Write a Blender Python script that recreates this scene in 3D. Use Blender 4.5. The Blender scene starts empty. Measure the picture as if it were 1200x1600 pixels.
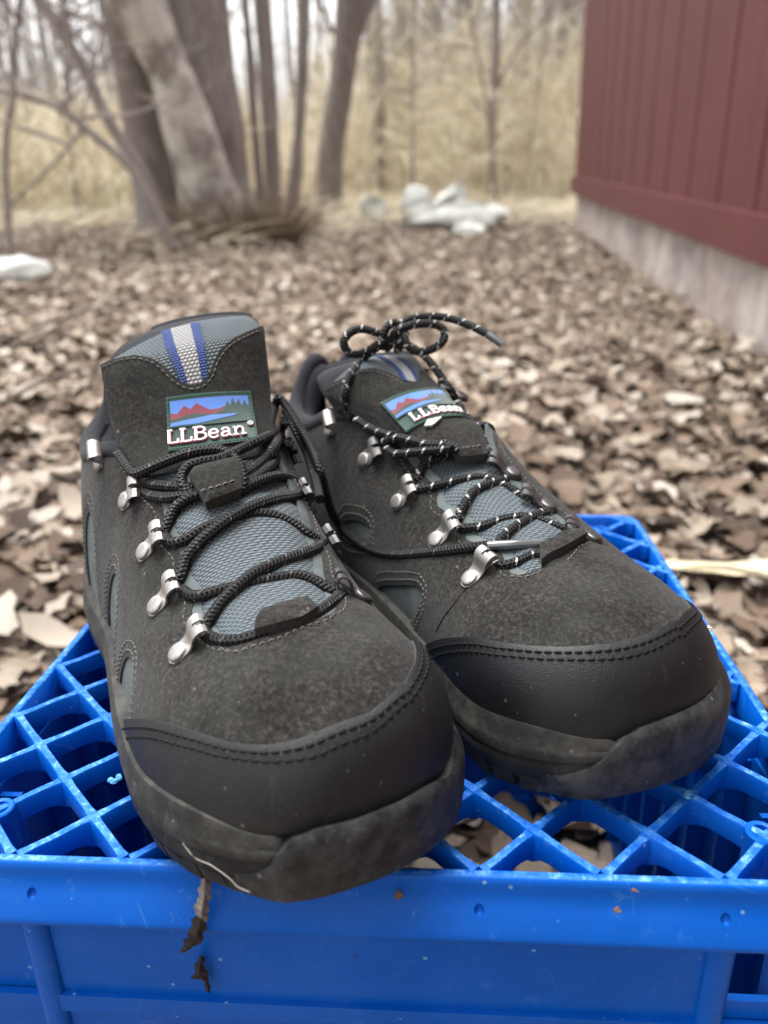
import bpy, bmesh, math, random
import numpy as np
from math import pi, sin, cos, radians, sqrt
from mathutils import Matrix, Vector
from mathutils.bvhtree import BVHTree
from mathutils.geometry import delaunay_2d_cdt

scene = bpy.context.scene
COL = scene.collection
rng = np.random.default_rng(7)

# ------------------------------------------------------------------ camera, sky, sun, exposure
PITCH = radians(25.0)
FPX = 1202.0                      # focal length in pixels of a 1200 x 1600 frame
HCM = 20.0                        # camera height above the crate's top, cm
# crate frame seen from the camera: away, right, up
D1 = np.array([.0666, .380, -1.]); D1 /= np.linalg.norm(D1)
D2 = np.array([1.031, -.004, .067]); D2 -= D1*(D1@D2); D2 /= np.linalg.norm(D2)
N0 = np.cross(D2, D1)
def cam2world(r):
    r = np.asarray(r, float)
    x, y, z = r[..., 0], r[..., 1], r[..., 2]
    return np.stack([x, -z*cos(PITCH)+y*sin(PITCH), z*sin(PITCH)+y*cos(PITCH)], -1)
R_CRATE = np.stack([cam2world(D2), cam2world(D1), cam2world(N0)], 1)   # columns
CRATE_C = np.array([-2.2, 35.8])
CRATE_H = 28.0
_low = R_CRATE @ np.array([CRATE_C[0], CRATE_C[1], -CRATE_H-HCM])/100
HC = -_low[2] + .0                # camera height above the ground
CAMW = np.array([0, 0, HC])
def crate2world(C):
    C = np.asarray(C, float)
    return CAMW + ((C-np.array([0, 0, HCM]))/100) @ R_CRATE.T
M_CRATE = Matrix([[*R_CRATE[i], crate2world((0, 0, 0))[i]] for i in range(3)]+[[0, 0, 0, 1]])
def px_ray(px):
    """direction of a photo pixel in crate axes"""
    px = np.asarray(px, float)
    r = np.stack([(px[..., 0]-600)/FPX, (800-px[..., 1])/FPX, -np.ones(px.shape[:-1])], -1)
    return np.stack([r@D2, r@D1, r@N0], -1)
def ground_pt(px, z=0.0):
    """world point on the level z under a photo pixel"""
    d = cam2world([(px[0]-600)/FPX, (800-px[1])/FPX, -1.])
    return CAMW+d*((z-HC)/d[2])
def at_dist(px, y):
    """world point under a photo pixel at distance y ahead of the camera"""
    d = cam2world([(px[0]-600)/FPX, (800-px[1])/FPX, -1.])
    return CAMW+d*(y/d[1])

cam = bpy.data.cameras.new('camera'); cam_o = bpy.data.objects.new('camera', cam); COL.objects.link(cam_o)
cam_o.location = CAMW; cam_o.rotation_euler = (pi/2-PITCH, 0, 0)
cam.sensor_fit = 'VERTICAL'; cam.sensor_height = 9.13; cam.sensor_width = 6.85
cam.lens = 9.13*FPX/1600
cam.clip_start = .01; cam.clip_end = 500
cam.dof.use_dof = True; cam.dof.focus_distance = .295; cam.dof.aperture_fstop = 1.9
scene.camera = cam_o

SUN_EL, SUN_AZ = radians(72), radians(330)      # high soft light, from the far side of the shoes
world = bpy.data.worlds.new('World'); scene.world = world; world.use_nodes = True
wn = world.node_tree.nodes; wl = world.node_tree.links
bg = wn['Background']
sky = wn.new('ShaderNodeTexSky'); sky.sky_type = 'NISHITA'; sky.sun_disc = False
sky.sun_elevation = SUN_EL; sky.sun_rotation = SUN_AZ
sky.air_density = 1.0; sky.dust_density = 4.0; sky.ozone_density = 1.0
hs = wn.new('ShaderNodeHueSaturation'); hs.inputs['Saturation'].default_value = .15; hs.inputs['Value'].default_value = 1.0
wl.new(sky.outputs[0], hs.inputs['Color']); wl.new(hs.outputs[0], bg.inputs[0])
bg.inputs[1].default_value = .135
sun = bpy.data.lights.new('sun', 'SUN'); sun.energy = 1.5; sun.angle = radians(45); sun.color = (1, .985, .96)
sun_o = bpy.data.objects.new('sun', sun); COL.objects.link(sun_o)
sun_o.rotation_euler = (pi/2-SUN_EL, 0, -SUN_AZ+pi)
scene.view_settings.view_transform = 'Standard'; scene.view_settings.look = 'None'
scene.view_settings.exposure = 1.72; scene.view_settings.gamma = 1
scene.view_settings.use_curve_mapping = False

# ------------------------------------------------------------------ helpers
def pc(x, xs, ys):
    """monotone cubic through the points (xs, ys)"""
    x = np.asarray(x, float); xs = np.asarray(xs, float); ys = np.asarray(ys, float)
    h = np.diff(xs); d = np.diff(ys)/h
    m = np.zeros_like(ys)
    for i in range(1, len(xs)-1):
        if d[i-1]*d[i] > 0:
            w1 = 2*h[i]+h[i-1]; w2 = h[i]+2*h[i-1]
            m[i] = (w1+w2)/(w1/d[i-1]+w2/d[i])
    m[0] = d[0]; m[-1] = d[-1]
    i = np.clip(np.searchsorted(xs, x)-1, 0, len(xs)-2)
    t = np.clip((x-xs[i])/h[i], 0, 1)
    return ((2*t**3-3*t**2+1)*ys[i]+(t**3-2*t**2+t)*h[i]*m[i]+(-2*t**3+3*t**2)*ys[i+1]+(t**3-t**2)*h[i]*m[i+1])
def catmull(P, n):
    """smooth curve through P, about n samples, even along its length"""
    P = np.asarray(P, float)
    if len(P) < 3:
        t = np.linspace(0, 1, n)[:, None]; return P[0]*(1-t)+P[-1]*t
    Q = np.vstack([2*P[0]-P[1], P, 2*P[-1]-P[-2]])
    out = []
    for i in range(1, len(Q)-2):
        p0, p1, p2, p3 = Q[i-1:i+3]
        t = np.linspace(0, 1, 16, endpoint=False)[:, None]
        out.append(.5*(2*p1+(p2-p0)*t+(2*p0-5*p1+4*p2-p3)*t**2+(3*p1-p0-3*p2+p3)*t**3))
    out = np.vstack(out+[P[-1:]])
    return resample(out, n)
def resample(P, n):
    d = np.concatenate([[0], np.cumsum(np.linalg.norm(np.diff(P, axis=0), axis=1))])
    s = np.linspace(0, d[-1], n)
    return np.stack([np.interp(s, d, P[:, k]) for k in range(P.shape[1])], 1)
def length(P): return float(np.linalg.norm(np.diff(np.asarray(P), axis=0), axis=1).sum())

class MB:
    """collects shapes that become ONE mesh object"""
    def __init__(s): s.v = []; s.f = []; s.uv = []; s.m = []; s.n = 0
    def add(s, V, Fs, uv=None, mat=0):
        V = np.asarray(V, float); b = s.n
        s.v.append(V); s.n += len(V)
        s.f += [tuple(int(i)+b for i in f) for f in Fs]
        s.uv.append(np.asarray(uv, float) if uv is not None else np.zeros((len(V), 2)))
        s.m += [mat]*len(Fs)
    def grid(s, G, uv=None, closed=False, mat=0, flip=False):
        """G: rows x cols x 3"""
        r, c = G.shape[:2]
        Fs = []
        for i in range(r-1):
            for j in range(c if closed else c-1):
                k = (j+1) % c
                f = (i*c+j, i*c+k, (i+1)*c+k, (i+1)*c+j)
                Fs.append(f[::-1] if flip else f)
        s.add(G.reshape(-1, 3), Fs, None if uv is None else uv.reshape(-1, 2), mat)
    def box(s, c, size, ax=None, mat=0):
        c = np.asarray(c, float); h = np.asarray(size, float)/2
        ax = np.eye(3) if ax is None else np.asarray(ax, float)
        V = [c+(sx*h[0])*ax[0]+(sy*h[1])*ax[1]+(sz*h[2])*ax[2] for sz in (-1, 1) for sy in (-1, 1) for sx in (-1, 1)]
        s.add(V, [(0, 2, 3, 1), (4, 5, 7, 6), (0, 1, 5, 4), (2, 6, 7, 3), (0, 4, 6, 2), (1, 3, 7, 5)], None, mat)
    def tube(s, P, r, sides=8, cap=True, mat=0, flat=None):
        P = np.asarray(P, float); n = len(P)
        r = np.broadcast_to(np.asarray(r, float), (n,))
        T = np.gradient(P, axis=0); T /= np.linalg.norm(T, axis=1)[:, None]+1e-12
        u = np.cross(T[0], [0.31, .2, .93]); u /= np.linalg.norm(u)
        rings = []; uv = []; L = np.concatenate([[0], np.cumsum(np.linalg.norm(np.diff(P, axis=0), axis=1))])
        an = np.arange(sides+1)*2*pi/sides
        for i in range(n):
            u = u-T[i]*(u@T[i]); u /= np.linalg.norm(u)+1e-12
            w = np.cross(T[i], u)
            rings.append(P[i]+r[i]*(np.cos(an)[:, None]*u+np.sin(an)[:, None]*w))
            uv.append(np.stack([np.full(sides+1, L[i]), an/(2*pi)], 1))
        s.grid(np.array(rings), np.array(uv), False, mat, True)
        if cap:
            b = s.n-n*(sides+1)
            s.f.append(tuple(b+j for j in range(sides)))
            s.f.append(tuple(b+(n-1)*(sides+1)+j for j in range(sides))[::-1]); s.m += [mat, mat]
    def lathe(s, prof, c, ax, seg=20, mat=0):
        """prof: (radius, height) pairs; ax: 3 axes rows (x, y, z)"""
        ax = np.asarray(ax, float); an = np.linspace(0, 2*pi, seg, endpoint=False)
        G = np.array([[c+r*cos(t)*ax[0]+r*sin(t)*ax[1]+h*ax[2] for t in an] for r, h in prof])
        s.grid(G, None, True, mat)
    def build(s, name, mats, parent=None, base=None, scale=1., sharp=40, kind=None, label=None):
        """links the mesh; base and scale turn crate centimetres into the parent's own metres"""
        me = bpy.data.meshes.new(name)
        V = np.vstack(s.v)
        if base is not None: V = (V-np.asarray(base))*scale
        me.from_pydata(V.tolist(), [], s.f)
        for m in (mats if isinstance(mats, (list, tuple)) else [mats]): me.materials.append(m)
        UV = np.vstack(s.uv)
        uvl = me.uv_layers.new(name='UVMap')
        idx = np.empty(len(me.loops), int); me.loops.foreach_get('vertex_index', idx)
        uvl.data.foreach_set('uv', UV[idx].ravel())
        me.polygons.foreach_set('material_index', np.array(s.m, int))
        me.polygons.foreach_set('use_smooth', np.ones(len(me.polygons), bool))
        me.update()
        if sharp: me.set_sharp_from_angle(angle=radians(sharp))
        o = bpy.data.objects.new(name, me); COL.objects.link(o)
        if parent is not None: o.parent = parent
        if kind: o['kind'] = kind
        if label: o['label'] = label
        return o
def tag(o, label, cat, group=None):
    o['label'] = label; o['category'] = cat
    if group: o['group'] = group
    return o
def thing(name, label, cat, M=None, group=None):
    o = bpy.data.objects.new(name, None); COL.objects.link(o)
    o.empty_display_size = .05
    if M is not None: o.matrix_world = M
    return tag(o, label, cat, group)

# node material helper
class NM:
    def __init__(s, name):
        s.m = bpy.data.materials.new(name); s.m.use_nodes = True
        s.t = s.m.node_tree; s.b = s.t.nodes['Principled BSDF']
        s.tc = s.t.nodes.new('ShaderNodeTexCoord')
    def n(s, typ, **k):
        x = s.t.nodes.new('ShaderNode'+typ)
        for a, v in k.items(): setattr(x, a, v)
        return x
    def link(s, a, b): s.t.links.new(a, b)
    def noise(s, scale, detail=4, rough=.55, coord='Object', vec=None, dist=0.):
        x = s.n('TexNoise'); x.inputs['Scale'].default_value = scale; x.inputs['Detail'].default_value = detail
        x.inputs['Roughness'].default_value = rough; x.inputs['Distortion'].default_value = dist
        s.link(vec if vec is not None else s.tc.outputs[coord], x.inputs['Vector']); return x.outputs['Fac']
    def voro(s, scale, coord='Object', feature='F1', vec=None):
        x = s.n('TexVoronoi', feature=feature); x.inputs['Scale'].default_value = scale
        s.link(vec if vec is not None else s.tc.outputs[coord], x.inputs['Vector']); return x
    def ramp(s, fac, stops):
        x = s.n('ValToRGB'); e = x.color_ramp.elements
        while len(e) < len(stops): e.new(.5)
        for i, (p, c) in enumerate(stops):
            e[i].position = p; e[i].color = (*c, 1) if len(c) == 3 else c
        s.link(fac, x.inputs[0]); return x.outputs[0]
    def math(s, op, a, b=None, c=None, clamp=False):
        x = s.n('Math', operation=op, use_clamp=clamp)
        for i, q in enumerate((a, b, c)):
            if q is None: continue
            if isinstance(q, (int, float)): x.inputs[i].default_value = q
            else: s.link(q, x.inputs[i])
        return x.outputs[0]
    def mix(s, fac, a, b, typ='MIX'):
        x = s.n('Mix', data_type='RGBA', blend_type=typ)
        for q, i in ((fac, 0), (a, 6), (b, 7)):
            if isinstance(q, (int, float)): x.inputs[i].default_value = q
            elif isinstance(q, tuple): x.inputs[i].default_value = (*q, 1)
            else: s.link(q, x.inputs[i])
        return x.outputs[2]
    def bump(s, h, strength=.5, dist=.001, prev=None):
        x = s.n('Bump'); x.inputs['Strength'].default_value = strength; x.inputs['Distance'].default_value = dist
        s.link(h, x.inputs['Height'])
        if prev is not None: s.link(prev, x.inputs['Normal'])
        return x.outputs[0]
    def set(s, color=None, rough=None, metal=None, normal=None, **k):
        for key, q in (('Base Color', color), ('Roughness', rough), ('Metallic', metal), ('Normal', normal)):
            if q is None: continue
            if isinstance(q, (int, float)): s.b.inputs[key].default_value = q
            elif isinstance(q, tuple): s.b.inputs[key].default_value = (*q, 1)
            else: s.link(q, s.b.inputs[key])
        for key, q in k.items(): s.b.inputs[key.replace('_', ' ')].default_value = q
        return s.m

# ------------------------------------------------------------------ surfaces that can be hit by a photo pixel
class Surf:
    """eval(s, t) -> crate cm. Triangulated once so that rays can find (s, t)."""
    def setup(s, s0, s1, t0, t1, ns, nt, spow=1.):
        s.S = s0+(s1-s0)*np.linspace(0, 1, ns)**spow; s.Tt = np.linspace(t0, t1, nt)
        s.G = s.eval(np.repeat(s.S, nt), np.tile(s.Tt, ns)).reshape(ns, nt, 3)
        V = s.G.reshape(-1, 3); tri = []
        s.cell = []
        for i in range(ns-1):
            for j in range(nt-1):
                a, b, c, d = i*nt+j, i*nt+j+1, (i+1)*nt+j+1, (i+1)*nt+j
                tri += [(a, b, c), (a, c, d)]
        s.tri = tri; s.nt = nt
        s.st = np.stack([np.repeat(s.S, nt), np.tile(s.Tt, ns)], 1)
        s.V = V
        s.bvh = BVHTree.FromPolygons(V.tolist(), tri)
        return s
    def bary(s, loc, idx):
        a, b, c = (s.V[k] for k in s.tri[idx]); p = np.array(loc)
        v0, v1, v2 = b-a, c-a, p-a
        d00, d01, d11, d20, d21 = v0@v0, v0@v1, v1@v1, v2@v0, v2@v1
        den = d00*d11-d01*d01
        if abs(den) < 1e-14: w = np.array([1, 0, 0])
        else:
            v = (d11*d20-d01*d21)/den; w_ = (d00*d21-d01*d20)/den; w = np.array([1-v-w_, v, w_])
        return w@s.st[list(s.tri[idx])]
    def hit(s, px):
        d = px_ray(px); L = np.linalg.norm(d)
        loc, nr, idx, dist = s.bvh.ray_cast(Vector((0, 0, HCM)), Vector(d/L))
        if idx is not None: return s.bary(loc, idx), dist
        best = None
        for t in np.linspace(20, 60, 90):
            r = s.bvh.find_nearest(Vector(np.array([0, 0, HCM])+d*t))
            if best is None or r[3] < best[3]: best = r
        return s.bary(best[0], best[2]), float(np.linalg.norm(np.array(best[0])-[0, 0, HCM]))
    def hits(s, pts): return np.array([s.hit(p)[0] for p in pts])
    def frame(s, st):
        st = np.atleast_2d(st); e = 2e-3
        P = s.eval(st[:, 0], st[:, 1])
        a = s.eval(st[:, 0]+e, st[:, 1])-s.eval(st[:, 0]-e, st[:, 1])
        b = s.eval(st[:, 0], st[:, 1]+e)-s.eval(st[:, 0], st[:, 1]-e)
        N = np.cross(a, b)*s.sign; N /= np.linalg.norm(N, axis=1)[:, None]+1e-12
        return P, N
def inside(pts, poly):
    x, y = pts[:, 0], pts[:, 1]; r = np.zeros(len(pts), bool)
    j = len(poly)-1
    for i in range(len(poly)):
        xi, yi = poly[i]; xj, yj = poly[j]
        c = ((yi > y) != (yj > y)) & (x < (xj-xi)*(y-yi)/((yj-yi) if yj != yi else 1e-12)+xi)
        r ^= c; j = i
    return r
def dense(poly, sp):
    out = []
    for p, q in zip(poly, np.roll(poly, -1, 0)):
        n = max(1, int(np.ceil(np.linalg.norm(q-p)/sp)))
        out += [p+(q-p)*k/n for k in range(n)]
    return np.array(out)
def seg_dist(pts, poly):
    d = np.full(len(pts), 1e9)
    for p, q in zip(poly, np.roll(poly, -1, 0)):
        v = q-p; L = v@v+1e-12
        t = np.clip(((pts-p)@v)/L, 0, 1)
        d = np.minimum(d, np.linalg.norm(pts-(p+t[:, None]*v), axis=1))
    return d
def fill2d(poly, holes=(), sp=.25):
    """triangulates a polygon with holes; returns points, triangles, boundary loops (index lists)"""
    loops = [dense(np.asarray(p, float), sp) for p in (poly, *holes)]
    pts = np.vstack(loops)
    lo, hi = loops[0].min(0), loops[0].max(0)
    gx = np.arange(lo[0]+sp/2, hi[0], sp); gy = np.arange(lo[1]+sp/2, hi[1], sp*.87)
    X, Y = np.meshgrid(gx, gy); X = X+((np.arange(len(gy)) % 2)*sp/2)[:, None]
    g = np.stack([X.ravel(), Y.ravel()], 1)
    ok = inside(g, loops[0])
    for h in loops[1:]: ok &= ~inside(g, h)
    g = g[ok]
    for lp in loops:
        if len(g): g = g[seg_dist(g, lp) > sp*.5]
    edges = []; b = 0; lidx = []
    for lp in loops:
        n = len(lp); edges += [(b+i, b+(i+1) % n) for i in range(n)]; lidx.append(list(range(b, b+n))); b += n
    allp = np.vstack([pts, g]) if len(g) else pts
    vo, eo, fo, ov, oe, of = delaunay_2d_cdt([Vector(p) for p in allp], edges, [], 0, 1e-6)
    vo = np.array([tuple(v) for v in vo])
    cen = np.array([vo[list(f)].mean(0) for f in fo])
    ok = inside(cen, loops[0])
    for h in loops[1:]: ok &= ~inside(cen, h)
    tri = [f for f, k in zip(fo, ok) if k]
    back = {}
    for i, o in enumerate(ov):
        for q in o: back[q] = i
    lidx = [[back.get(i, i) for i in l] for l in lidx]
    return vo, tri, lidx
def patch(mb, surf, poly, off, th, holes=(), sp=.25, mat=0, edge=1, offf=None, scale=(1., 1.), round_=.0):
    """a sheet lying on surf: its outer face off above it, its edge th thick"""
    sc = np.array(scale)
    vo, tri, loops = fill2d(np.asarray(poly)*sc, [np.asarray(h)*sc for h in holes], sp)
    st = vo/sc
    P, N = surf.frame(st)
    o = np.full(len(P), off) if offf is None else off+offf(st)
    if round_:
        d = np.min([seg_dist(vo, vo[l]) for l in loops], axis=0)
        o = o-round_*np.clip(1-d/(2.2*sp), 0, 1)**2
    top = P+N*o[:, None]
    tri2 = []
    for f in tri:
        a, b, c = top[list(f)]
        tri2.append(f if np.cross(b-a, c-a)@N[f[0]] > 0 else f[::-1])
    mb.add(top, tri2, vo, mat)
    for l in loops:
        n = len(l); bot = P[l]+N[l]*(o[l]-th)[:, None]
        W = np.vstack([top[l], bot])
        Fs = [(i, (i+1) % n, n+(i+1) % n, n+i) for i in range(n)]
        a, b, c = W[0], W[1], W[n]
        cen = P[l].mean(0)
        mb.add(W, Fs, np.vstack([vo[l], vo[l]]), edge)
    return top
# ------------------------------------------------------------------ the shoe's form
SIG = 8.0
def a_of(s): s = np.asarray(s, float); return s*s/(s+3.)
def s_of(a): a = np.asarray(a, float); return (a+np.sqrt(a*a+12*a))/2
class Last(Surf):
    """closed form of a shoe's upper; s runs from the toe tip back (a_of(s) = cm), t = -8 .. 0 ridge .. 8 feather line"""
    L = 30.
    def __init__(s, T, phi, med, **k):
        s.T = np.array(T, float); s.phi = radians(phi); s.med = med; s.k = k; s.sign = -1.
        s.SM = float(s_of(29.999))
        s.setup(.15, s.SM, -SIG, SIG, 120, 105)
        P, N = s.frame(np.array([[12., 0.]]))
        if N[0, 2] < 0: s.sign = 1.
        s.dir = np.array([-sin(s.phi), cos(s.phi), 0]); s.lat = np.array([cos(s.phi), sin(s.phi), 0])
    @staticmethod
    def rnd(a, A, k):
        r = np.clip(np.asarray(a, float)/A, 0, 1); return (1-(1-r)**k)**(1/k)
    def outline(s, a, off=0.):
        aa = np.asarray(a, float); L = s.L
        lat = pc(aa, *s.k['lat']); mdl = pc(aa, *s.k['mdl'])
        r = s.rnd(aa+off, 6.+off, 2.4)*s.rnd(L-aa+off, 4.5+off, 2.1)
        c = s.k['tipx']*np.exp(-(np.clip(aa, 0, None)/5.)**2)
        lat = (lat+off)*r-c; mdl = (mdl+off)*r+c
        b = s.k.get('bend', 0)*np.clip((aa-8)/22, 0, 1.1)**1.6
        l, r_ = (lat, mdl) if s.med > 0 else (mdl, lat)
        return l+b, r_-b
    def spring(s, a): return s.k['spr']*np.clip(1-np.asarray(a, float)/9., 0, 1.1)**2
    def heights(s, a):
        zf = pc(a, *s.k['zf'])+s.spring(a); zt = pc(a, *s.k['zt'])+s.spring(a)
        zt = zf+(zt-zf)*s.rnd(a, 5.5, 2.1)*s.rnd(s.L-a, 1.2, 2.2)**.25
        return zf, zt
    def local(s, a, t):
        a = np.asarray(a, float); v = np.asarray(t, float)/SIG
        wl, wr = s.outline(a); zf, zt = s.heights(a)
        b = s.k.get('bend', 0)*np.clip((a-8)/22, 0, 1.1)**1.6
        xc = pc(a, *s.k['xc'])*s.med
        p = pc(a, *s.k['p']); q = pc(a, *s.k['q'])
        th = np.clip((1-np.abs(v))*pi/2, 1e-6, pi/2-1e-6)
        cx = np.cos(th)**(2/p); sz = np.sin(th)**(2/q)
        k = s.med*s.k['tipx']*np.exp(-(np.clip(a, 0, None)/5.)**2)-b      # middle of the section
        x = k+xc*s.rnd(a, 6, 2)*sz+(np.where(v < 0, -wl, wr)-k)*cx
        return np.stack([x, a, zf+(zt-zf)*sz], -1)
    def l2c(s, P):
        c, n = cos(s.phi), sin(s.phi)
        return np.stack([s.T[0]+P[..., 0]*c-P[..., 1]*n, s.T[1]+P[..., 0]*n+P[..., 1]*c, P[..., 2]], -1)
    def eval(s, sv, t): return s.l2c(s.local(np.clip(a_of(np.clip(sv, .1, None)), .003, 29.9999), t))
    def sig_at(s, a, z, side):
        zf, zt = s.heights(a); q = pc(a, *s.k['q'])
        r = np.clip((z-zf)/(zt-zf), 0, 1)
        return side*SIG*(1-np.arcsin(r**(q/2))/(pi/2))
    def on_plane(s, px, a):
        """point under a photo pixel on the cross-section a cm behind the toe"""
        d = px_ray(px); O = np.array([0, 0, HCM]); T = np.array([s.T[0], s.T[1], 0])
        return O+d*((a-(O-T)@s.dir)/(d@s.dir))
class Wall(Surf):
    """the side of the sole: s = cm along the edge from the toe tip (left negative), t = height"""
    def __init__(s, last):
        s.l = last; L = last.L; o = .3
        a = np.concatenate([-o+(12+o)*np.linspace(0, 1, 160)**2.2, np.linspace(12, L-6, 60)[1:], L+o-(6+o)*np.linspace(1, 0, 60)[1:]**2.2])
        l, r = last.outline(a, o)
        XL = np.stack([-l, a], 1); XR = np.stack([r, a], 1)
        def arc(X): return np.concatenate([[0], np.cumsum(np.linalg.norm(np.diff(X, axis=0), axis=1))])
        sl, sr = arc(XL), arc(XR)
        s.lo, s.hi = -sl[-1], sr[-1]
        s.ss = np.concatenate([-sl[::-1], sr[1:]]); s.xy = np.vstack([XL[::-1], XR[1:]])
        # even spacing, light smoothing, then outward normals
        e = np.linspace(s.lo, s.hi, 500); xy = np.stack([np.interp(e, s.ss, s.xy[:, k]) for k in (0, 1)], 1)
        for _ in range(6): xy[1:-1] = .25*xy[:-2]+.5*xy[1:-1]+.25*xy[2:]
        t = np.gradient(xy, axis=0); t /= np.linalg.norm(t, axis=1)[:, None]
        nn = np.stack([t[:, 1], -t[:, 0]], 1)
        if ((xy-[0, 12])*nn).sum() < 0: nn = -nn
        s.ss, s.xy, s.nn = e, xy, nn; s.sign = 1.
        s.setup(s.lo*.999, s.hi*.999, .1, 5.2, 260, 14)
        P, N = s.frame(np.array([[0., 2.]]))
        if N[0]@last.dir > 0: s.sign = -1.
    def at(s, sv, off, z):
        sv = np.asarray(sv, float)
        xy = np.stack([np.interp(sv, s.ss, s.xy[:, k]) for k in (0, 1)], -1)
        nn = np.stack([np.interp(sv, s.ss, s.nn[:, k]) for k in (0, 1)], -1)
        p = xy+nn*np.asarray(off)[..., None]
        z = np.asarray(z)+s.l.spring(np.clip(p[..., 1], -.5, 99))
        return s.l.l2c(np.concatenate([p, np.broadcast_to(z, p.shape[:-1])[..., None]], -1))
    def eval(s, sv, z):
        z = np.asarray(z, float)
        off = .12*np.sin(np.clip(z/3.2, 0, 1)*pi)-.42*np.clip(z-2.2, 0, None)**1.25
        return s.at(sv, off, z)
class Flap(Surf):
    """a sheet bent round an upright axis: rows of (left pixel, right pixel, a, bulge)"""
    def __init__(s, last, rows, phi=62):
        s.l = last; s.sign = 1.
        s.Lp = np.array([last.on_plane(r[0], r[2]+(r[4] if len(r) > 4 else 0)) for r in rows]); s.Rp = np.array([last.on_plane(r[1], r[2]) for r in rows])
        s.bl = np.array([r[3] for r in rows], float); s.k = np.linspace(0, 1, len(rows)); s.ph = radians(phi)
        s.to = -last.dir*.92+np.array([0, 0, .38])
        s.setup(0, 1, -1, 1, 41, 41)
        P, N = s.frame(np.array([[.5, 0.]]))
        if N[0]@last.dir > 0: s.sign = -1.
    def eval(s, u, t):
        u = np.asarray(u, float); t = np.asarray(t, float)
        Lq = np.stack([pc(u, s.k, s.Lp[:, i]) for i in range(3)], -1); Rq = np.stack([pc(u, s.k, s.Rp[:, i]) for i in range(3)], -1)
        b = pc(u, s.k, s.bl)
        tau = (np.sin(np.clip(t, -1.1, 1.1)*s.ph)/sin(s.ph)+1)/2
        g = (np.cos(t*s.ph)-cos(s.ph))/(1-cos(s.ph))
        return Lq*(1-tau[..., None])+Rq*tau[..., None]+(b*g)[..., None]*s.to
_base = dict(zf=([0, 30], [2.4, 2.8]), zt=([0, 3, 6, 9, 12, 15, 18, 22, 30], [6.6, 6.7, 7.1, 8.0, 9.5, 11.2, 12.8, 14., 14.5]),
    xc=([0, 6, 12, 20, 30], [.4, .7, .6, .3, 0]), p=([0, 6, 10, 15, 20, 30], [2.5, 2.6, 2.4, 2.6, 3.2, 3.4]),
    q=([0, 6, 12, 18, 30], [2.3, 2.2, 2.0, 2.0, 2.0]), spr=1.15)
LA = Last((-3.35, 17.55), 26.5, +1, **_base, tipx=.9, lat=([0, 3, 6, 9, 15, 21, 30], [4.1, 4.4, 4.6, 4.6, 4.5, 5.1, 4.4]), mdl=([0, 4, 9, 15, 21, 30], [5.2, 5.4, 5.3, 5.0, 5.7, 4.4]))
LB = Last((8.12, 23.0), 24.5, -1, **{**_base, 'zt': ([0, 3, 6, 9, 12, 15, 18, 22, 30], [6.6, 6.7, 7.1, 7.85, 8.9, 10.2, 11.6, 13.2, 14.])}, tipx=.6, bend=2.5, lat=([0, 4, 9, 15, 21, 30], [5.2, 5.4, 5.2, 4.4, 4.7, 4.5]), mdl=([0, 4, 9, 15, 21, 30], [4.9, 5.0, 5.0, 4.9, 5.2, 4.6]))
# ------------------------------------------------------------------ materials
def flecks(q, c, scale, radius, share, col, amt):
    """scattered specks: a share of the cells of a fine cell pattern carries one"""
    v = q.voro(scale); s = q.n('SeparateColor'); q.link(v.outputs['Color'], s.inputs[0])
    r = q.math('MULTIPLY', q.math('ADD', s.outputs[1], .35), radius)
    f = q.math('MULTIPLY', q.math('LESS_THAN', v.outputs['Distance'], r), q.math('LESS_THAN', s.outputs[0], share))
    return q.mix(q.math('MULTIPLY', f, amt), c, col)
def scratches(q, c, col, amt):
    """thin broken scratch lines"""
    o = c
    for sc, rot in ((26, .4), (41, 1.9)):
        mp = q.n('Mapping'); mp.inputs['Rotation'].default_value = (rot, rot*.7, rot*1.3); mp.inputs['Scale'].default_value = (1, .35, .6); q.link(q.tc.outputs['Object'], mp.inputs[0])
        v = q.voro(sc, feature='DISTANCE_TO_EDGE', vec=mp.outputs[0]); l = q.math('LESS_THAN', v.outputs['Distance'], .005)
        g = q.ramp(q.noise(38, 3, .6), [(.54, (0, 0, 0)), (.6, (1, 1, 1))])
        o = q.mix(q.math('MULTIPLY', q.math('MULTIPLY', l, g), amt), o, col)
    return o
def mat_suede(name, dark, light):
    q = NM(name)
    n1 = q.noise(30, 5, .65, dist=.5); n2 = q.noise(560, 3, .85); n3 = q.noise(60, 5, .6); n4 = q.voro(420)
    c = q.ramp(n3, [(.3, dark), (.72, light)])
    f = q.ramp(n2, [(.36, (.2, .2, .2)), (.5, (.9, .9, .9)), (.66, (2.9, 2.8, 2.65))])
    c = q.mix(1., c, f, 'MULTIPLY')
    d = q.ramp(n1, [(.42, (.0, .0, .0)), (.68, (1, 1, 1))])
    c = q.mix(q.math('MULTIPLY', d, .5), c, (.03, .0325, .028))
    c = flecks(q, c, 120, .075, .45, (.12, .11, .1), .75)      # specks of dust and lint
    c = flecks(q, c, 330, .16, .4, (.05, .046, .04), .6)
    nb = q.bump(n2, .55, .0006); nb = q.bump(n3, .35, .0012, nb); nb = q.bump(q.noise(22, 3, .5, dist=.6), .35, .004, nb)
    return q.set(c, .93, 0., nb, Sheen_Weight=.08, Sheen_Roughness=.5, Specular_IOR_Level=.2)
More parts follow.
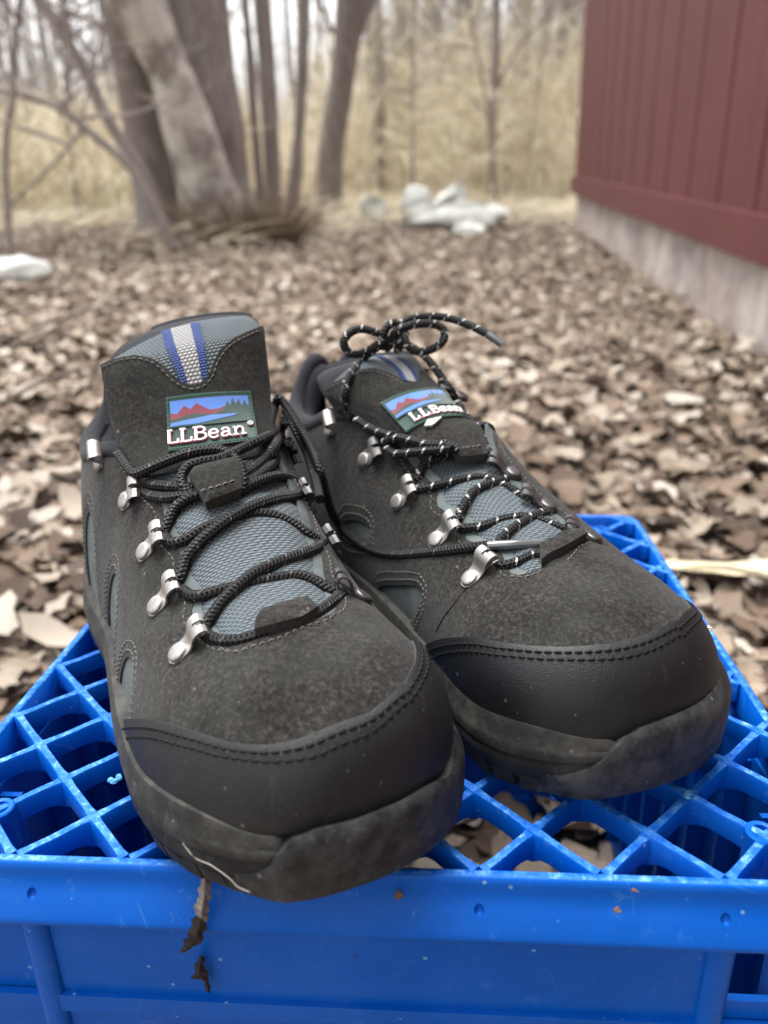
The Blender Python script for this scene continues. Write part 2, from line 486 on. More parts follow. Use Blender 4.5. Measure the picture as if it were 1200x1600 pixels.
def mat_leather(name):
    q = NM(name)
    n1 = q.noise(1500, 2, .6); vo = q.voro(1500); n3 = q.noise(25, 5, .6)
    c = q.ramp(n3, [(.3, (.0035, .004, .0054)), (.55, (.0056, .0062, .0078)), (.78, (.015, .0154, .016))])
    c = flecks(q, c, 130, .08, .5, (.11, .11, .105), .7); c = flecks(q, c, 420, .15, .3, (.04, .041, .043), .7)
    c = scratches(q, c, (.03, .03, .029), .3)
    nb = q.bump(vo.outputs['Distance'], .22, .0004); nb = q.bump(n1, .25, .0004, nb)
    r = q.ramp(n3, [(.3, (.46, .46, .46)), (.8, (.64, .64, .64))])
    return q.set(c, r, 0., nb, Specular_IOR_Level=.42)
def mat_rubber(name, base, dust, amount=.5, rough=.75):
    q = NM(name)
    n1 = q.noise(45, 6, .7); n2 = q.noise(700, 3, .6); n3 = q.noise(150, 4, .65)
    f = q.ramp(q.math('ADD', q.math('MULTIPLY', n1, .6), q.math('MULTIPLY', n3, .4)), [(.44, (0, 0, 0)), (.62, (1, 1, 1))])
    c = q.mix(q.math('MULTIPLY', f, amount), base, dust)
    c = flecks(q, c, 150, .09, .5, (.12, .12, .11), .7); c = flecks(q, c, 480, .2, .35, (.05, .05, .047), .7)
    c = scratches(q, c, (.085, .085, .08), .5)
    nb = q.bump(n2, .3, .0005); nb = q.bump(n3, .25, .0008, nb)
    return q.set(c, rough, 0., nb, Specular_IOR_Level=.35)
def mat_weave(name, col, pitch, hi=1.6):
    """basket weave on the mesh's own UV, in cm"""
    q = NM(name)
    s = q.n('SeparateXYZ'); q.link(q.tc.outputs['UV'], s.inputs[0])
    k = pi/pitch
    u = q.math('ADD', s.outputs[0], s.outputs[1]); v = q.math('SUBTRACT', s.outputs[0], s.outputs[1])
    up = q.math('DIVIDE', s.outputs[0], pitch*.8); row = q.math('FLOOR', up)
    vp = q.math('ADD', q.math('DIVIDE', s.outputs[1], pitch*1.15), q.math('MULTIPLY', row, .5))
    h = q.math('MULTIPLY', q.math('SINE', q.math('MULTIPLY', q.math('FRACT', up), pi)), q.math('SINE', q.math('MULTIPLY', q.math('FRACT', vp), pi)))
    c0 = q.ramp(h, [(.0, tuple(x*.22 for x in col)), (.35, col), (1., tuple(x*hi for x in col))])
    n = q.noise(60, 4, .6)
    c0 = q.mix(q.math('MULTIPLY', n, .35), c0, tuple(x*.6 for x in col))
    nb = q.bump(h, .9, .0006)
    return q.set(c0, .62, 0., nb, Specular_IOR_Level=.4, Sheen_Weight=.1)
def mat_lace(name, flecks):
    q = NM(name)
    s = q.n('SeparateXYZ'); q.link(q.tc.outputs['UV'], s.inputs[0])
    U = q.math('MULTIPLY', s.outputs[0], 2*pi/.17); V = q.math('MULTIPLY', s.outputs[1], 2*pi*4)
    a = q.math('SINE', q.math('ADD', U, V)); b = q.math('SINE', q.math('SUBTRACT', U, V))
    h = q.math('MAXIMUM', a, b)
    c = q.ramp(h, [(.0, (.0008, .0008, .0009)), (.55, (.0033, .0033, .0035)), (1., (.011, .011, .0116))])
    # flecks run as a spiral of ticks
    w = q.math('FRACT', q.math('ADD', q.math('MULTIPLY', s.outputs[0], 1/.82), q.math('MULTIPLY', s.outputs[1], 1.)))
    w2 = q.math('FRACT', q.math('MULTIPLY', s.outputs[0], 1/.27))
    t1 = q.math('LESS_THAN', w, .125 if flecks else .10); t2 = q.math('LESS_THAN', w2, .62)
    f = q.math('MULTIPLY', t1, t2)
    if not flecks: f = q.math('MULTIPLY', f, q.math('GREATER_THAN', q.noise(90, 2), .52))
    c = q.mix(f, c, (.52, .52, .5) if flecks else (.09, .09, .085))
    nb = q.bump(h, .8, .0006)
    return q.set(c, .55, 0., nb, Specular_IOR_Level=.4)
def mat_plain(name, col, rough=.6, metal=0., nscale=0, namt=.3, bump=0., **k):
    q = NM(name); c = col; nb = None
    if nscale:
        n = q.noise(nscale, 5, .6)
        c = q.ramp(n, [(.25, tuple(x*(1-namt) for x in col)), (.75, tuple(min(1, x*(1+namt)) for x in col))])
        if bump: nb = q.bump(n, bump, .001)
    return q.set(c, rough, metal, nb, **k)
def mat_metal(name, col):
    q = NM(name); n = q.noise(300, 5, .7); n2 = q.noise(1600, 3)
    c = q.ramp(n, [(.3, tuple(x*.6 for x in col)), (.65, col)])
    r = q.ramp(n, [(.3, (.6, .6, .6)), (.7, (.4, .4, .4))])
    return q.set(c, r, 1., q.bump(n2, .15, .0003))
def mat_thread(name, col, pitch):
    """satin stitch on flat embroidery"""
    q = NM(name); w = q.n('TexWave', wave_type='BANDS', bands_direction='X'); w.inputs['Scale'].default_value = pitch
    w.inputs['Distortion'].default_value = 1.5; w.inputs['Detail'].default_value = 2
    q.link(q.tc.outputs['UV'], w.inputs[0])
    c = q.ramp(w.outputs['Fac'], [(.0, tuple(x*.5 for x in col)), (.6, col), (1, tuple(min(1, x*1.25) for x in col))])
    return q.set(c, .5, 0., q.bump(w.outputs['Fac'], .5, .0004), Sheen_Weight=.2)
def mat_plastic(name, scuffs):
    q = NM(name); n1 = q.noise(18, 4, .6); n2 = q.noise(400, 4, .7); n3 = q.noise(130, 5, .75)
    c = q.ramp(n1, [(.3, (.0003, .092, .47)), (.7, (.0004, .115, .57))])
    if scuffs:
        f = q.ramp(n3, [(.60, (0, 0, 0)), (.74, (1, 1, 1))])
        c = q.mix(q.math('MULTIPLY', f, .28), c, (.12, .3, .75))
        c = scratches(q, c, (.05, .2, .6), .4); d = q.ramp(q.noise(9, 6, .7), [(.5, (0, 0, 0)), (.72, (1, 1, 1))]); c = q.mix(q.math('MULTIPLY', d, .12), c, (.1, .14, .2))
        c = flecks(q, c, 110, .07, .4, (.2, .38, .6), .8); c = flecks(q, c, 320, .13, .2, (.06, .2, .6), .7)
    r = q.ramp(n3, [(.35, (.32, .32, .32)), (.75, (.52, .52, .52))])
    q.set(c, r, 0., q.bump(n2, .08, .0005), Specular_IOR_Level=.2)
    tr = q.n('BsdfTranslucent'); q.link(c, tr.inputs[0]); mx = q.n('MixShader'); mx.inputs[0].default_value = .16      # thin polyethylene lets light through
    q.link(q.b.outputs[0], mx.inputs[1]); q.link(tr.outputs[0], mx.inputs[2]); q.link(mx.outputs[0], q.t.nodes['Material Output'].inputs[0]); return q.m
SUEDE = mat_suede('charcoal_suede', (.0088, .0082, .0076), (.0222, .0204, .0184))
SUEDE_D = mat_suede('dark_suede', (.0068, .0063, .0058), (.0155, .0142, .0128))
SUEDE_E = mat_plain('suede_cut_edge', (.036, .034, .031), .95, 0, 600, .5, .3)
LEATHER = mat_leather('black_leather'); LEATHER_E = mat_plain('leather_cut_edge', (.035, .037, .04), .9, 0, 500, .5, .2)
MIDSOLE = mat_rubber('midsole_rubber', (.017, .017, .0158), (.06, .058, .051), .9)
OUTSOLE = mat_rubber('outsole_rubber', (.006, .0063, .007), (.034, .034, .032), .6)
GUARD = mat_rubber('toe_guard_rubber', (.0062, .0069, .0082), (.062, .064, .066), .7, .62)
NYLON = mat_weave('grey_nylon', (.072, .094, .107), .165)
INSERT = mat_plain('grey_blue_insert', (.075, .092, .092), .8, 0, 90, .4, .3)
NAVY = mat_plain('navy_fleece', (.0045, .0053, .0095), .95, 0, 800, .5, .6, Sheen_Weight=.04)
LACE_A = mat_lace('black_lace', False); LACE_B = mat_lace('flecked_lace', True)
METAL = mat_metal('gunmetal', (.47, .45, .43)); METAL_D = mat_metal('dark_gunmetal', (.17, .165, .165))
THREAD = mat_plain('grey_thread', (.12, .115, .105), .8); THREAD_K = mat_plain('black_thread', (.006, .0063, .007), .7, Specular_IOR_Level=.2)
DARK = mat_plain('dark_gap', (.006, .006, .006), .9)
WEB_W = mat_weave('white_webbing', (.33, .33, .325), .16, 1.3); WEB_B = mat_weave('blue_webbing', (.008, .045, .21), .12, 1.5)
E_GREEN = mat_thread('green_thread', (.005, .04, .027), 3.); E_BLUE = mat_thread('sky_thread', (.07, .2, .6), 3.)
E_RED = mat_thread('maroon_thread', (.19, .016, .036), 3.); E_WHITE = mat_plain('white_thread', (.85, .78, .8), .6, 0, 900, .2, .3)
E_PINK = mat_plain('rose_thread', (.28, .06, .09), .6)
AGLET = mat_plain('clear_aglet', (.10, .105, .11), .18, 0, Specular_IOR_Level=.9)
BLUE = mat_plastic('blue_plastic', True)
SCUFF = NM('scuffed_plastic'); _n = SCUFF.noise(260, 5, .75)
SCUFF = SCUFF.set(SCUFF.ramp(_n, [(.42, (.001, .085, .45)), (.56, (.03, .17, .55)), (.72, (.22, .42, .72))]), .6, 0., SCUFF.bump(_n, .5, .0008), Specular_IOR_Level=.2)
GLUE = mat_plain('dried_glue', (.5, .5, .42), .6, 0, 400, .3)
# ------------------------------------------------------------------ ground
def mat_leaf():
    q = NM('dead_leaf'); at = q.n('Attribute', attribute_name='rnd'); oi = q.n('ObjectInfo')
    r = q.math('FRACT', q.math('ADD', at.outputs['Fac'], q.math('MULTIPLY', oi.outputs['Random'], 1.0)))
    c = q.ramp(r, [(.0, (.055, .036, .026)), (.18, (.12, .08, .056)), (.44, (.2, .145, .104)), (.66, (.28, .22, .164)), (.87, (.37, .31, .247)), (1., (.5, .45, .385))])
    n = q.noise(60, 5, .65); n2 = q.noise(260, 3, .6)
    c = q.mix(q.math('MULTIPLY', q.ramp(n, [(.42, (0, 0, 0)), (.7, (1, 1, 1))]), .4), c, (.11, .08, .06))
    return q.set(c, .72, 0., q.bump(n2, .5, .001, q.bump(n, .6, .003)), Specular_IOR_Level=.3)
LEAF = mat_leaf()
def mat_ground():
    q = NM('leafy_soil'); v = q.voro(22); n = q.noise(3.5, 6, .6); n2 = q.noise(70, 5, .7)
    c = q.ramp(v.outputs['Color'], [(.1, (.12, .086, .065)), (.5, (.26, .2, .155)), (.9, (.4, .33, .265))])
    c = q.mix(q.ramp(n, [(.4, (0, 0, 0)), (.65, (.6, .6, .6))]), c, (.17, .128, .098))
    c = q.mix(q.math('MULTIPLY', n2, .4), c, (.09, .064, .047))
    return q.set(c, .95, 0., q.bump(v.outputs['Distance'], .8, .02), Specular_IOR_Level=.1)
def gh(x, y):
    """height of the ground: gentle lumps, flat where the crate stands"""
    r = np.clip(np.hypot(x+.02, y-.36)/1.2-.3, 0, 1)
    far = np.clip((np.hypot(x, y)-14)/40, 0, 1)
    return r*np.clip((1.04+(y-2.07)*.0984-x)/.9, .0, 1)*(.022*np.sin(2.1*x+.7)*np.sin(1.7*y)+.014*np.sin(5.3*x+1.3*y)+.01*np.sin(7.9*y-2.2*x))+far**2*1.2
u = np.linspace(-1, 1, 181); gx = 90*np.sign(u)*np.abs(u)**2.6; v = np.linspace(0, 1, 181); gy = -12+132*v**2.0
X, Y = np.meshgrid(gx, gy, indexing='ij')
mb = MB(); mb.grid(np.stack([X, Y, gh(X, Y)-.012], -1), None, False, 0, True)
ground = mb.build('ground', mat_ground(), None, kind='structure', sharp=0)

def leaf_template(seed):
    r = np.random.default_rng(seed); rows, cols = 6, 3
    t = np.linspace(0, 1, rows); L = 1.
    w = np.sin(np.pi*np.clip(t*.94+.04, 0, 1))**.75*r.uniform(.13, .36)
    if seed % 3 == 0: w *= 1+.35*np.sin(t*17+seed)
    bend = r.uniform(-.5, .8); fold = r.uniform(-.15, .45); tw = r.uniform(-.7, .7)
    V = []
    for i in range(rows):
        for j in (-1, 0, 1):
            x = (t[i]-.5)*L; y = j*w[i]*(1+.15*r.normal()); z = abs(j)*w[i]*fold+.08*r.normal()*(j != 0)*.7
            an = tw*(t[i]-.5); y, z = y*cos(an)-z*sin(an), y*sin(an)+z*cos(an)
            z += bend*(t[i]-.5)**2
            V.append((x, y, z))
    V = np.array(V); V[:, 2] -= V[:, 2].mean()
    F = [(i*3+j, (i+1)*3+j, (i+1)*3+j+1, i*3+j+1) for i in range(rows-1) for j in range(2)]
    return V, np.array(F)
LT = [leaf_template(k) for k in range(12)]
def scatter(n, x0, x1, y0, y1, zmax, s0, s1):
    x = rng.uniform(x0, x1, n); y = rng.uniform(y0, y1, n); z = gh(x, y)+rng.uniform(0, zmax, n)
    return np.column_stack([x, y, z, s0+(s1-s0)*rng.uniform(0, 1, n)**1.7, rng.uniform(0, 6.283, n), rng.normal(0, .17, n), rng.normal(0, .17, n), rng.integers(0, 12, n), rng.uniform(0, 1, n)])
lv = np.vstack([scatter(19000, -1.7, 1.5, .12, 2.3, .028, .025, .09), scatter(34000, -4.2, 1.45, 2.3, 7.2, .025, .022, .075),
                scatter(7000, -8, 4.5, 7.0, 10.5, .05, .04, .09), scatter(3000, -3, 1.2, -2.5, .12, .03, .05, .09), scatter(1500, -6, -1.7, -1, 2.3, .03, .05, .09)])
wall_x = 1.04+(lv[:, 1]-2.07)*.0984
lv = lv[lv[:, 0] < wall_x-.03]
# the ones that show largest become pieces of their own
Cw = lv[:, :3]-CAMW
fw = Cw@np.array([0, cos(PITCH), -sin(PITCH)]); up = Cw@np.array([0, sin(PITCH), cos(PITCH)])
pxx = 600+FPX*Cw[:, 0]/fw; pyy = 800-FPX*up/fw
crate_poly = np.array([(0, 1100), (138, 945), (110, 760), (150, 540), (400, 480), (560, 500), (780, 520), (800, 700), (870, 800), (1010, 800), (1200, 1060), (1200, 1600), (0, 1600)], float)
vis = (fw > .2) & (pxx > -10) & (pxx < 1210) & (pyy > 380) & (pyy < 1600) & ~inside(np.column_stack([pxx, pyy]), crate_poly)
score = np.where(vis, lv[:, 3]/np.maximum(fw, .1)*(1+8*(lv[:, 2]-gh(lv[:, 0], lv[:, 1]))), -1)
order = np.argsort(-score)
big, rest = lv[order[:290]].copy(), lv[order[290:]]
big[:, 2] += .012
def rots(L):
    a, b, c = L[:, 4], L[:, 5], L[:, 6]
    ca, sa, cb_, sb_, cc, sc_ = np.cos(a), np.sin(a), np.cos(b), np.sin(b), np.cos(c), np.sin(c)
    Rz = np.zeros((len(L), 3, 3)); Rz[:, 0, 0] = ca; Rz[:, 0, 1] = -sa; Rz[:, 1, 0] = sa; Rz[:, 1, 1] = ca; Rz[:, 2, 2] = 1
    Rx = np.zeros_like(Rz); Rx[:, 0, 0] = 1; Rx[:, 1, 1] = cb_; Rx[:, 1, 2] = -sb_; Rx[:, 2, 1] = sb_; Rx[:, 2, 2] = cb_
    Ry = np.zeros_like(Rz); Ry[:, 1, 1] = 1; Ry[:, 0, 0] = cc; Ry[:, 0, 2] = sc_; Ry[:, 2, 0] = -sc_; Ry[:, 2, 2] = cc
    return Rz@Rx@Ry
def mass(name, VV, FF, mat, parent, rnd=None, smooth=True):
    """one mesh from big arrays (quads)"""
    me = bpy.data.meshes.new(name); nv, nf = len(VV), len(FF)
    me.vertices.add(nv); me.vertices.foreach_set('co', VV.astype(np.float32).ravel())
    me.loops.add(nf*4); me.loops.foreach_set('vertex_index', FF.astype(np.int32).ravel())
    me.polygons.add(nf); me.polygons.foreach_set('loop_start', np.arange(0, nf*4, 4, dtype=np.int32))
    me.polygons.foreach_set('use_smooth', np.full(nf, smooth))
    if rnd is not None:
        at = me.attributes.new('rnd', 'FLOAT', 'POINT'); at.data.foreach_set('value', rnd.astype(np.float32))
    me.update(calc_edges=True); me.validate(); me.materials.append(mat)
    o = bpy.data.objects.new(name, me); COL.objects.link(o); o['kind'] = 'stuff'
    if parent is not None: o.parent = parent
    return o
VV, FF, RR = [], [], []; b = 0
for k in range(12):
    S = rest[rest[:, 7] == k]; T, F = LT[k]
    P = np.einsum('nij,vj->nvi', rots(S), T)*S[:, 3][:, None, None]+S[:, None, :3]
    VV.append(P.reshape(-1, 3)); FF.append((F[None]+(np.arange(len(S))*len(T))[:, None, None]+b).reshape(-1, 4)); RR.append(np.repeat(S[:, 8], len(T))); b += len(S)*len(T)
mass('leaf_litter', np.vstack(VV), np.vstack(FF), LEAF, ground, np.concatenate(RR))
LM = []
for k in range(12):
    T, F = LT[k]; me = bpy.data.meshes.new('leaf'); me.from_pydata(T.tolist(), [], F.tolist()); me.polygons.foreach_set('use_smooth', np.ones(len(F), bool)); me.materials.append(LEAF); LM.append(me)
for row, Rm in zip(big, rots(big)):
    o = bpy.data.objects.new('leaf', LM[int(row[7])]); COL.objects.link(o); o.parent = ground
    o.matrix_local = Matrix.Translation(row[:3])@Matrix([[*r, 0] for r in Rm*row[3]]+[[0, 0, 0, 1]])

# ------------------------------------------------------------------ reeds, twigs, the wood behind
def mat_straw(name, a, b_, c_):
    q = NM(name); at = q.n('Attribute', attribute_name='rnd')
    c = q.ramp(at.outputs['Fac'], [(.0, a), (.5, b_), (1., c_)]); return q.set(c, .8, 0., Specular_IOR_Level=.2)
def ribbons(n, base, tip, mid, w, rnd):
    """n thin three-sided stalks from base over mid to tip"""
    t = np.array([0, .35, .7, 1.]); P = [(1-k)**2*base+2*k*(1-k)*mid+k*k*tip for k in t]
    d = tip-base; d /= np.linalg.norm(d, axis=1)[:, None]+1e-9
    a = np.cross(d, rng.normal(size=(n, 3))); a /= np.linalg.norm(a, axis=1)[:, None]; c = np.cross(d, a)
    V = []
    for k, p in zip(t, P):
        r = (w*(1-.75*k))[:, None]
        for j in range(3): V.append(p+r*(a*cos(2.094*j)+c*sin(2.094*j)))
    V = np.stack(V, 1)     # n x 12 x 3
    F = np.array([(i*3+j, i*3+(j+1) % 3, (i+1)*3+(j+1) % 3, (i+1)*3+j) for i in range(3) for j in range(3)])
    return V.reshape(-1, 3), (F[None]+(np.arange(n)*12)[:, None, None]).reshape(-1, 4), np.repeat(rnd, 12)
def join(parts):
    VV, FF, RR = [], [], []; b = 0
    for V, F, R_ in parts: VV.append(V); FF.append(F+b); RR.append(R_); b += len(V)
    return np.vstack(VV), np.vstack(FF), np.concatenate(RR)
STRAW = mat_straw('dry_reed', (.46, .38, .25), (.66, .58, .42), (.8, .74, .6))
def reed_zone(n, x0, x1, y0, y1, h0, h1):
    x = rng.uniform(x0, x1, n); y = rng.uniform(y0, y1, n)
    cl = np.sin(1.7*x+.6*y)*.5+np.sin(.9*y-1.3*x+2)*.5
    keep = rng.uniform(size=n) < .62+.38*cl; x, y = x[keep], y[keep]; n = len(x)
    base = np.column_stack([x, y, gh(x, y)-.02]); h = rng.uniform(h0, h1, n)
    lean = rng.normal(0, .06, (n, 2)); tip = base+np.column_stack([lean*h[:, None], h]); mid = base+np.column_stack([lean*h[:, None]*.2, h*.55])
    out = [ribbons(n, base, tip, mid, rng.uniform(.003, .0075, n), rng.uniform(0, 1, n))]
    m = n*2; i = rng.integers(0, n, m); t = rng.uniform(.15, .95, m)[:, None]
    b2 = base[i]*(1-t)+tip[i]*t; a = rng.uniform(0, 6.283, m); l = rng.uniform(.2, .55, m)
    dr = np.column_stack([np.cos(a), np.sin(a)])*l[:, None]
    out.append(ribbons(m, b2, b2+np.column_stack([dr, l*rng.uniform(-.2, 1.1, m)]), b2+np.column_stack([dr*.4, l*.5]), rng.uniform(.004, .009, m), rng.uniform(.2, 1, m)))
    return out
R_ = reed_zone(1500, -24, -9, 7, 15, .8, 1.7)+reed_zone(5200, -9, 2.0, 7.6, 12.5, .5, 1.2)+reed_zone(2600, -8, -.9, 6.2, 8.0, .4, 1.0)+reed_zone(3000, -12, -.3, 12.5, 20, .5, 1.2)+reed_zone(2400, -.3, 9, 12.5, 20, .8, 1.8)+reed_zone(2600, -.8, 4, 8.8, 12, 1.1, 2.1)
V, F, Q = join(R_); reeds = mass('reeds', V, F, STRAW, None, Q)
# flattened straw at the foot of the reeds
n = 5200; x = rng.uniform(-6, 2.6, n); y = rng.triangular(5.2, 8.4, 8.8, n)+.5*np.sin(1.9*x)+np.where(x < -.8, -.5, 0); bs = np.column_stack([x, y, gh(x, y)+rng.uniform(0, .1, n)]); a = rng.normal(0, .8, n)
dr = np.column_stack([np.cos(a), np.sin(a), rng.normal(.12, .15, n)])*rng.uniform(.15, .5, n)[:, None]
V, F, Q = join([ribbons(n, bs, bs+dr, bs+dr*.5+[0, 0, .05], rng.uniform(.003, .006, n), rng.uniform(.3, 1, n))]); mass('fallen_reeds', V, F, STRAW, None, Q)

def mat_bark(name, a, b_, sc=1., pale=None):
    q = NM(name); mp = q.n('Mapping'); mp.inputs['Scale'].default_value = (1, 1, .22); q.link(q.tc.outputs['Object'], mp.inputs[0])
    n1 = q.noise(30*sc, 6, .65, vec=mp.outputs[0]); n2 = q.noise(5, 4, .6)
    c = q.ramp(n1, [(.3, a), (.7, b_)])
    if pale: c = q.mix(q.ramp(n2, [(.42, (0, 0, 0)), (.6, (1, 1, 1))]), c, pale)
    return q.set(c, .9, 0., q.bump(n1, .9, .012), Specular_IOR_Level=.15)
BARK = mat_bark('grey_brown_bark', (.19, .165, .15), (.38, .335, .305)); BARK_D = mat_bark('dark_bark', (.16, .137, .124), (.31, .268, .24))
BARK_P = mat_bark('mottled_bark', (.12, .105, .09), (.34, .3, .26), 1., (.56, .52, .46)); BARK_F = mat_bark('far_bark', (.2, .18, .165), (.36, .33, .3))
def limb(mb, P, r0, r1, sides=10, wob=.0, seed=0, flare=0.):
    r = np.random.default_rng(seed); Q = catmull(P, max(8, len(P)*7)); n = len(Q)
    rad = r0+(r1-r0)*np.linspace(0, 1, n)**.8
    if wob: rad = rad*(1+wob*np.interp(np.linspace(0, 1, n), np.linspace(0, 1, 12), r.normal(0, 1, 12))); Q = Q+np.interp(np.linspace(0, 1, n), np.linspace(0, 1, 9), r.normal(0, 1, 9))[:, None]*np.array([r0*wob, 0, 0])
    if flare: rad = rad*(1+flare*np.exp(-np.clip(Q[:, 2]-Q[0, 2], 0, None)/(r0*1.6)))      # root flare
    k0 = mb.n; mb.tube(Q, rad, sides)
    if r0 > .04:       # ridged bark
        V = mb.v[-1]; an = np.tile(np.arange(sides+1)/sides*2*pi, n); rr = np.repeat(rad, sides+1); cc = np.repeat(Q, sides+1, 0)
        amp = (.035*np.sin(an*5+seed)+.025*np.sin(an*9+2*seed+cc[:, 2]*3)+.05*np.sin(an*3+cc[:, 2]*1.7)*np.exp(-np.clip(cc[:, 2], 0, None)/.3)*4*flare)
        mb.v[-1] = cc+(V-cc)*(1+amp)[:, None]
    return Q
def twigs(mb, Q, n, L, r, seed, up=.6, depth=1):
    g = np.random.default_rng(seed)
    for k in range(n):
        i = int(len(Q)*g.uniform(.2, .98)); p = Q[i]; a = g.uniform(0, 6.283); l = L*g.uniform(.4, 1)
        d = np.array([cos(a), sin(a)*.7, up*g.uniform(.2, 1.6)]); d /= np.linalg.norm(d)
        e = p+d*l; m = p+d*l*.5+np.array([g.normal(), g.normal(), g.normal()])*l*.08
        C = catmull([p, m, e+np.array([0, 0, .12*l])], 6); mb.tube(C, np.linspace(r, r*.25, 6), 4, False)
        if depth: twigs(mb, C, 3, l*.5, r*.5, seed*7+k, up, depth-1)
def px_tree(name, label, path, y, w0, w1, m, extra=2.5, wob=.06, branches=(), tw=0, seed=0, group=None, lean_y=0.):
    """a tree whose trunk runs through photo pixels at the distance y (ground up)"""
    P = [at_dist(p, y+lean_y*k) for k, p in enumerate(path)]
    P[0] = np.array([P[0][0], P[0][1], -.05]) if abs(P[0][2]) < .6 else P[0]
    d = P[-1]-P[-2]; d /= np.linalg.norm(d); P.append(P[-1]+d*extra)
    base = np.array([P[0][0], P[0][1], 0.]); sc = y*.95/FPX/2
    t = thing(name, label, 'tree', Matrix.Translation(base), group)
    mb = MB(); Q = limb(mb, np.array(P)-base, w0*sc, w1*sc, 16, wob, seed, .55 if w0 > 50 else .3); tk = mb.build('trunk', m, t)
    if tw:
        bm_ = MB(); twigs(bm_, Q[len(Q)//3:], tw, .9, .012, seed+3); bm_.build('twigs', m, t)
    for k, (bp, bw0, bw1) in enumerate(branches):
        B_ = np.array([at_dist(p, y+.05*k) for p in bp])-base; g = MB(); q = limb(g, B_, bw0*sc, bw1*sc, 8, .04, seed+k); twigs(g, q, 6, .5, .008, seed+k+9); g.build('branch', m, t)
    return t
px_tree('tree', 'dark trunk leaning out to one side at the edge of the tree clump', [(255, 345), (235, 240), (212, 120), (188, 0)], 5.5, 62, 56, BARK_D, seed=1, branches=[([(200, 60), (150, 40), (110, 60), (90, 80)], 9, 3)])
px_tree('tree', 'pale mottled trunk crossing in front of the two dark trunks', [(345, 368), (318, 270), (292, 190), (258, 100), (212, 0)], 5.3, 84, 56, BARK_P, seed=2, wob=.09, branches=[([(290, 190), (272, 160), (255, 130), (240, 105)], 22, 14)])
px_tree('tree', 'thickest straight grey-brown trunk of the tree clump', [(338, 350), (328, 240), (316, 120), (303, 0)], 5.8, 108, 92, BARK, seed=3, branches=[([(300, 60), (270, 62), (240, 66)], 6, 3)])
px_tree('tree', 'slim stem close beside the thickest trunk', [(408, 330), (398, 200), (390, 90), (382, 0)], 6.2, 14, 10, BARK, seed=4, tw=10)
px_tree('tree', 'grey stem of middling width standing clear of the clump', [(426, 330), (421, 200), (416, 90), (410, 0)], 6.1, 27, 19, BARK, seed=5, tw=10)
px_tree('tree', 'thin upright stem between the clump and the dark forked tree', [(452, 335), (464, 240), (472, 120), (474, 0)], 6.3, 20, 14, BARK, seed=6, tw=12)
px_tree('tree', 'dark curving tree with a forked top in front of the reeds', [(513, 322), (518, 235), (530, 150), (540, 70), (544, 0)], 7.0, 36, 40, BARK_D, seed=7, branches=[([(534, 110), (556, 60), (576, 0), (590, -60)], 18, 12), ([(538, 70), (510, 30), (495, -20)], 9, 4)])
px_tree('tree', 'slender tree behind the boulders with thin side branches', [(766, 290), (768, 190), (774, 100), (776, 0)], 8.2, 15, 12, BARK, seed=8, tw=14, branches=[([(768, 160), (800, 90), (840, 40), (870, 0)], 6, 3), ([(770, 200), (735, 150), (690, 130), (640, 140)], 5, 2)])
px_tree('tree', 'hazy trunk among the reeds beyond the dark forked tree', [(585, 300), (590, 160), (586, 60), (580, 0)], 9.5, 26, 26, BARK_F, seed=9, tw=8)
px_tree('tree', 'broad hazy trunk rising behind the boulders and reeds', [(622, 300), (624, 160), (628, 60), (632, 0)], 11, 36, 38, BARK_F, seed=10, tw=8)
px_tree('sapling', 'sapling slanting down to the foot of the tree clump', [(268, 350), (225, 275), (170, 190), (112, 75), (60, 0), (20, -40)], 5.0, 22, 11, BARK, .8, .04, seed=11, tw=10, branches=[([(112, 75), (105, 30), (98, 0), (95, -40)], 10, 7), ([(112, 75), (106, 110), (108, 180)], 5, 3)])
px_tree('sapling', 'low sapling arching over towards the dark leaning trunk', [(278, 360), (210, 270), (150, 215), (85, 165), (0, 140), (-60, 130)], 4.7, 15, 9, BARK, .6, .03, seed=12, tw=8)
px_tree('sapling', 'thin bent stem at the outer edge of the reeds', [(0, 330), (8, 240), (20, 150), (20, 100), (30, 20), (35, -30)], 4.4, 11, 8, BARK, 1., .03, seed=13, tw=8)
px_tree('sapling', 'fine stem with drooping twigs in the reeds near the flat stone', [(30, 420), (14, 330), (60, 280), (118, 215), (140, 130)], 4.3, 6, 4, BARK, .5, .03, seed=14, tw=9)

def bare_tree(seed):
    """one far tree with its parts: trunk and branches"""
    g = np.random.default_rng(seed); H_ = g.uniform(7, 11)
    t = thing('bare_tree', 'slender bare tree far back beyond the tan reeds', 'tree', Matrix.Identity(4), 'bare trees beyond the reeds')
    x = np.cumsum(g.normal(0, .16, 6)); y_ = np.cumsum(g.normal(0, .16, 6)); z = np.linspace(-.1, H_, 6)
    mb = MB(); Q = limb(mb, np.column_stack([x-x[0], y_-y_[0], z]), g.uniform(.06, .12), .02, 7, .05, seed); mb.build('trunk', BARK_F, t)
    for k in range(9):
        mb = MB(); i = int(len(Q)*g.uniform(.18, .9)); a = g.uniform(0, 6.283); l = g.uniform(.9, 2.4); d = np.array([cos(a), sin(a), g.uniform(.5, 1.6)]); d /= np.linalg.norm(d)
        C = catmull([Q[i], Q[i]+d*l*.5+g.normal(0, .1, 3), Q[i]+d*l+[0, 0, .3]], 7); mb.tube(C, np.linspace(.03, .008, 7), 5, False)
        twigs(mb, C, 6, l*.55, .011, seed*31+k, .5); mb.build('branch', BARK_F, t)
    return t
protos = [bare_tree(100+k) for k in range(6)]
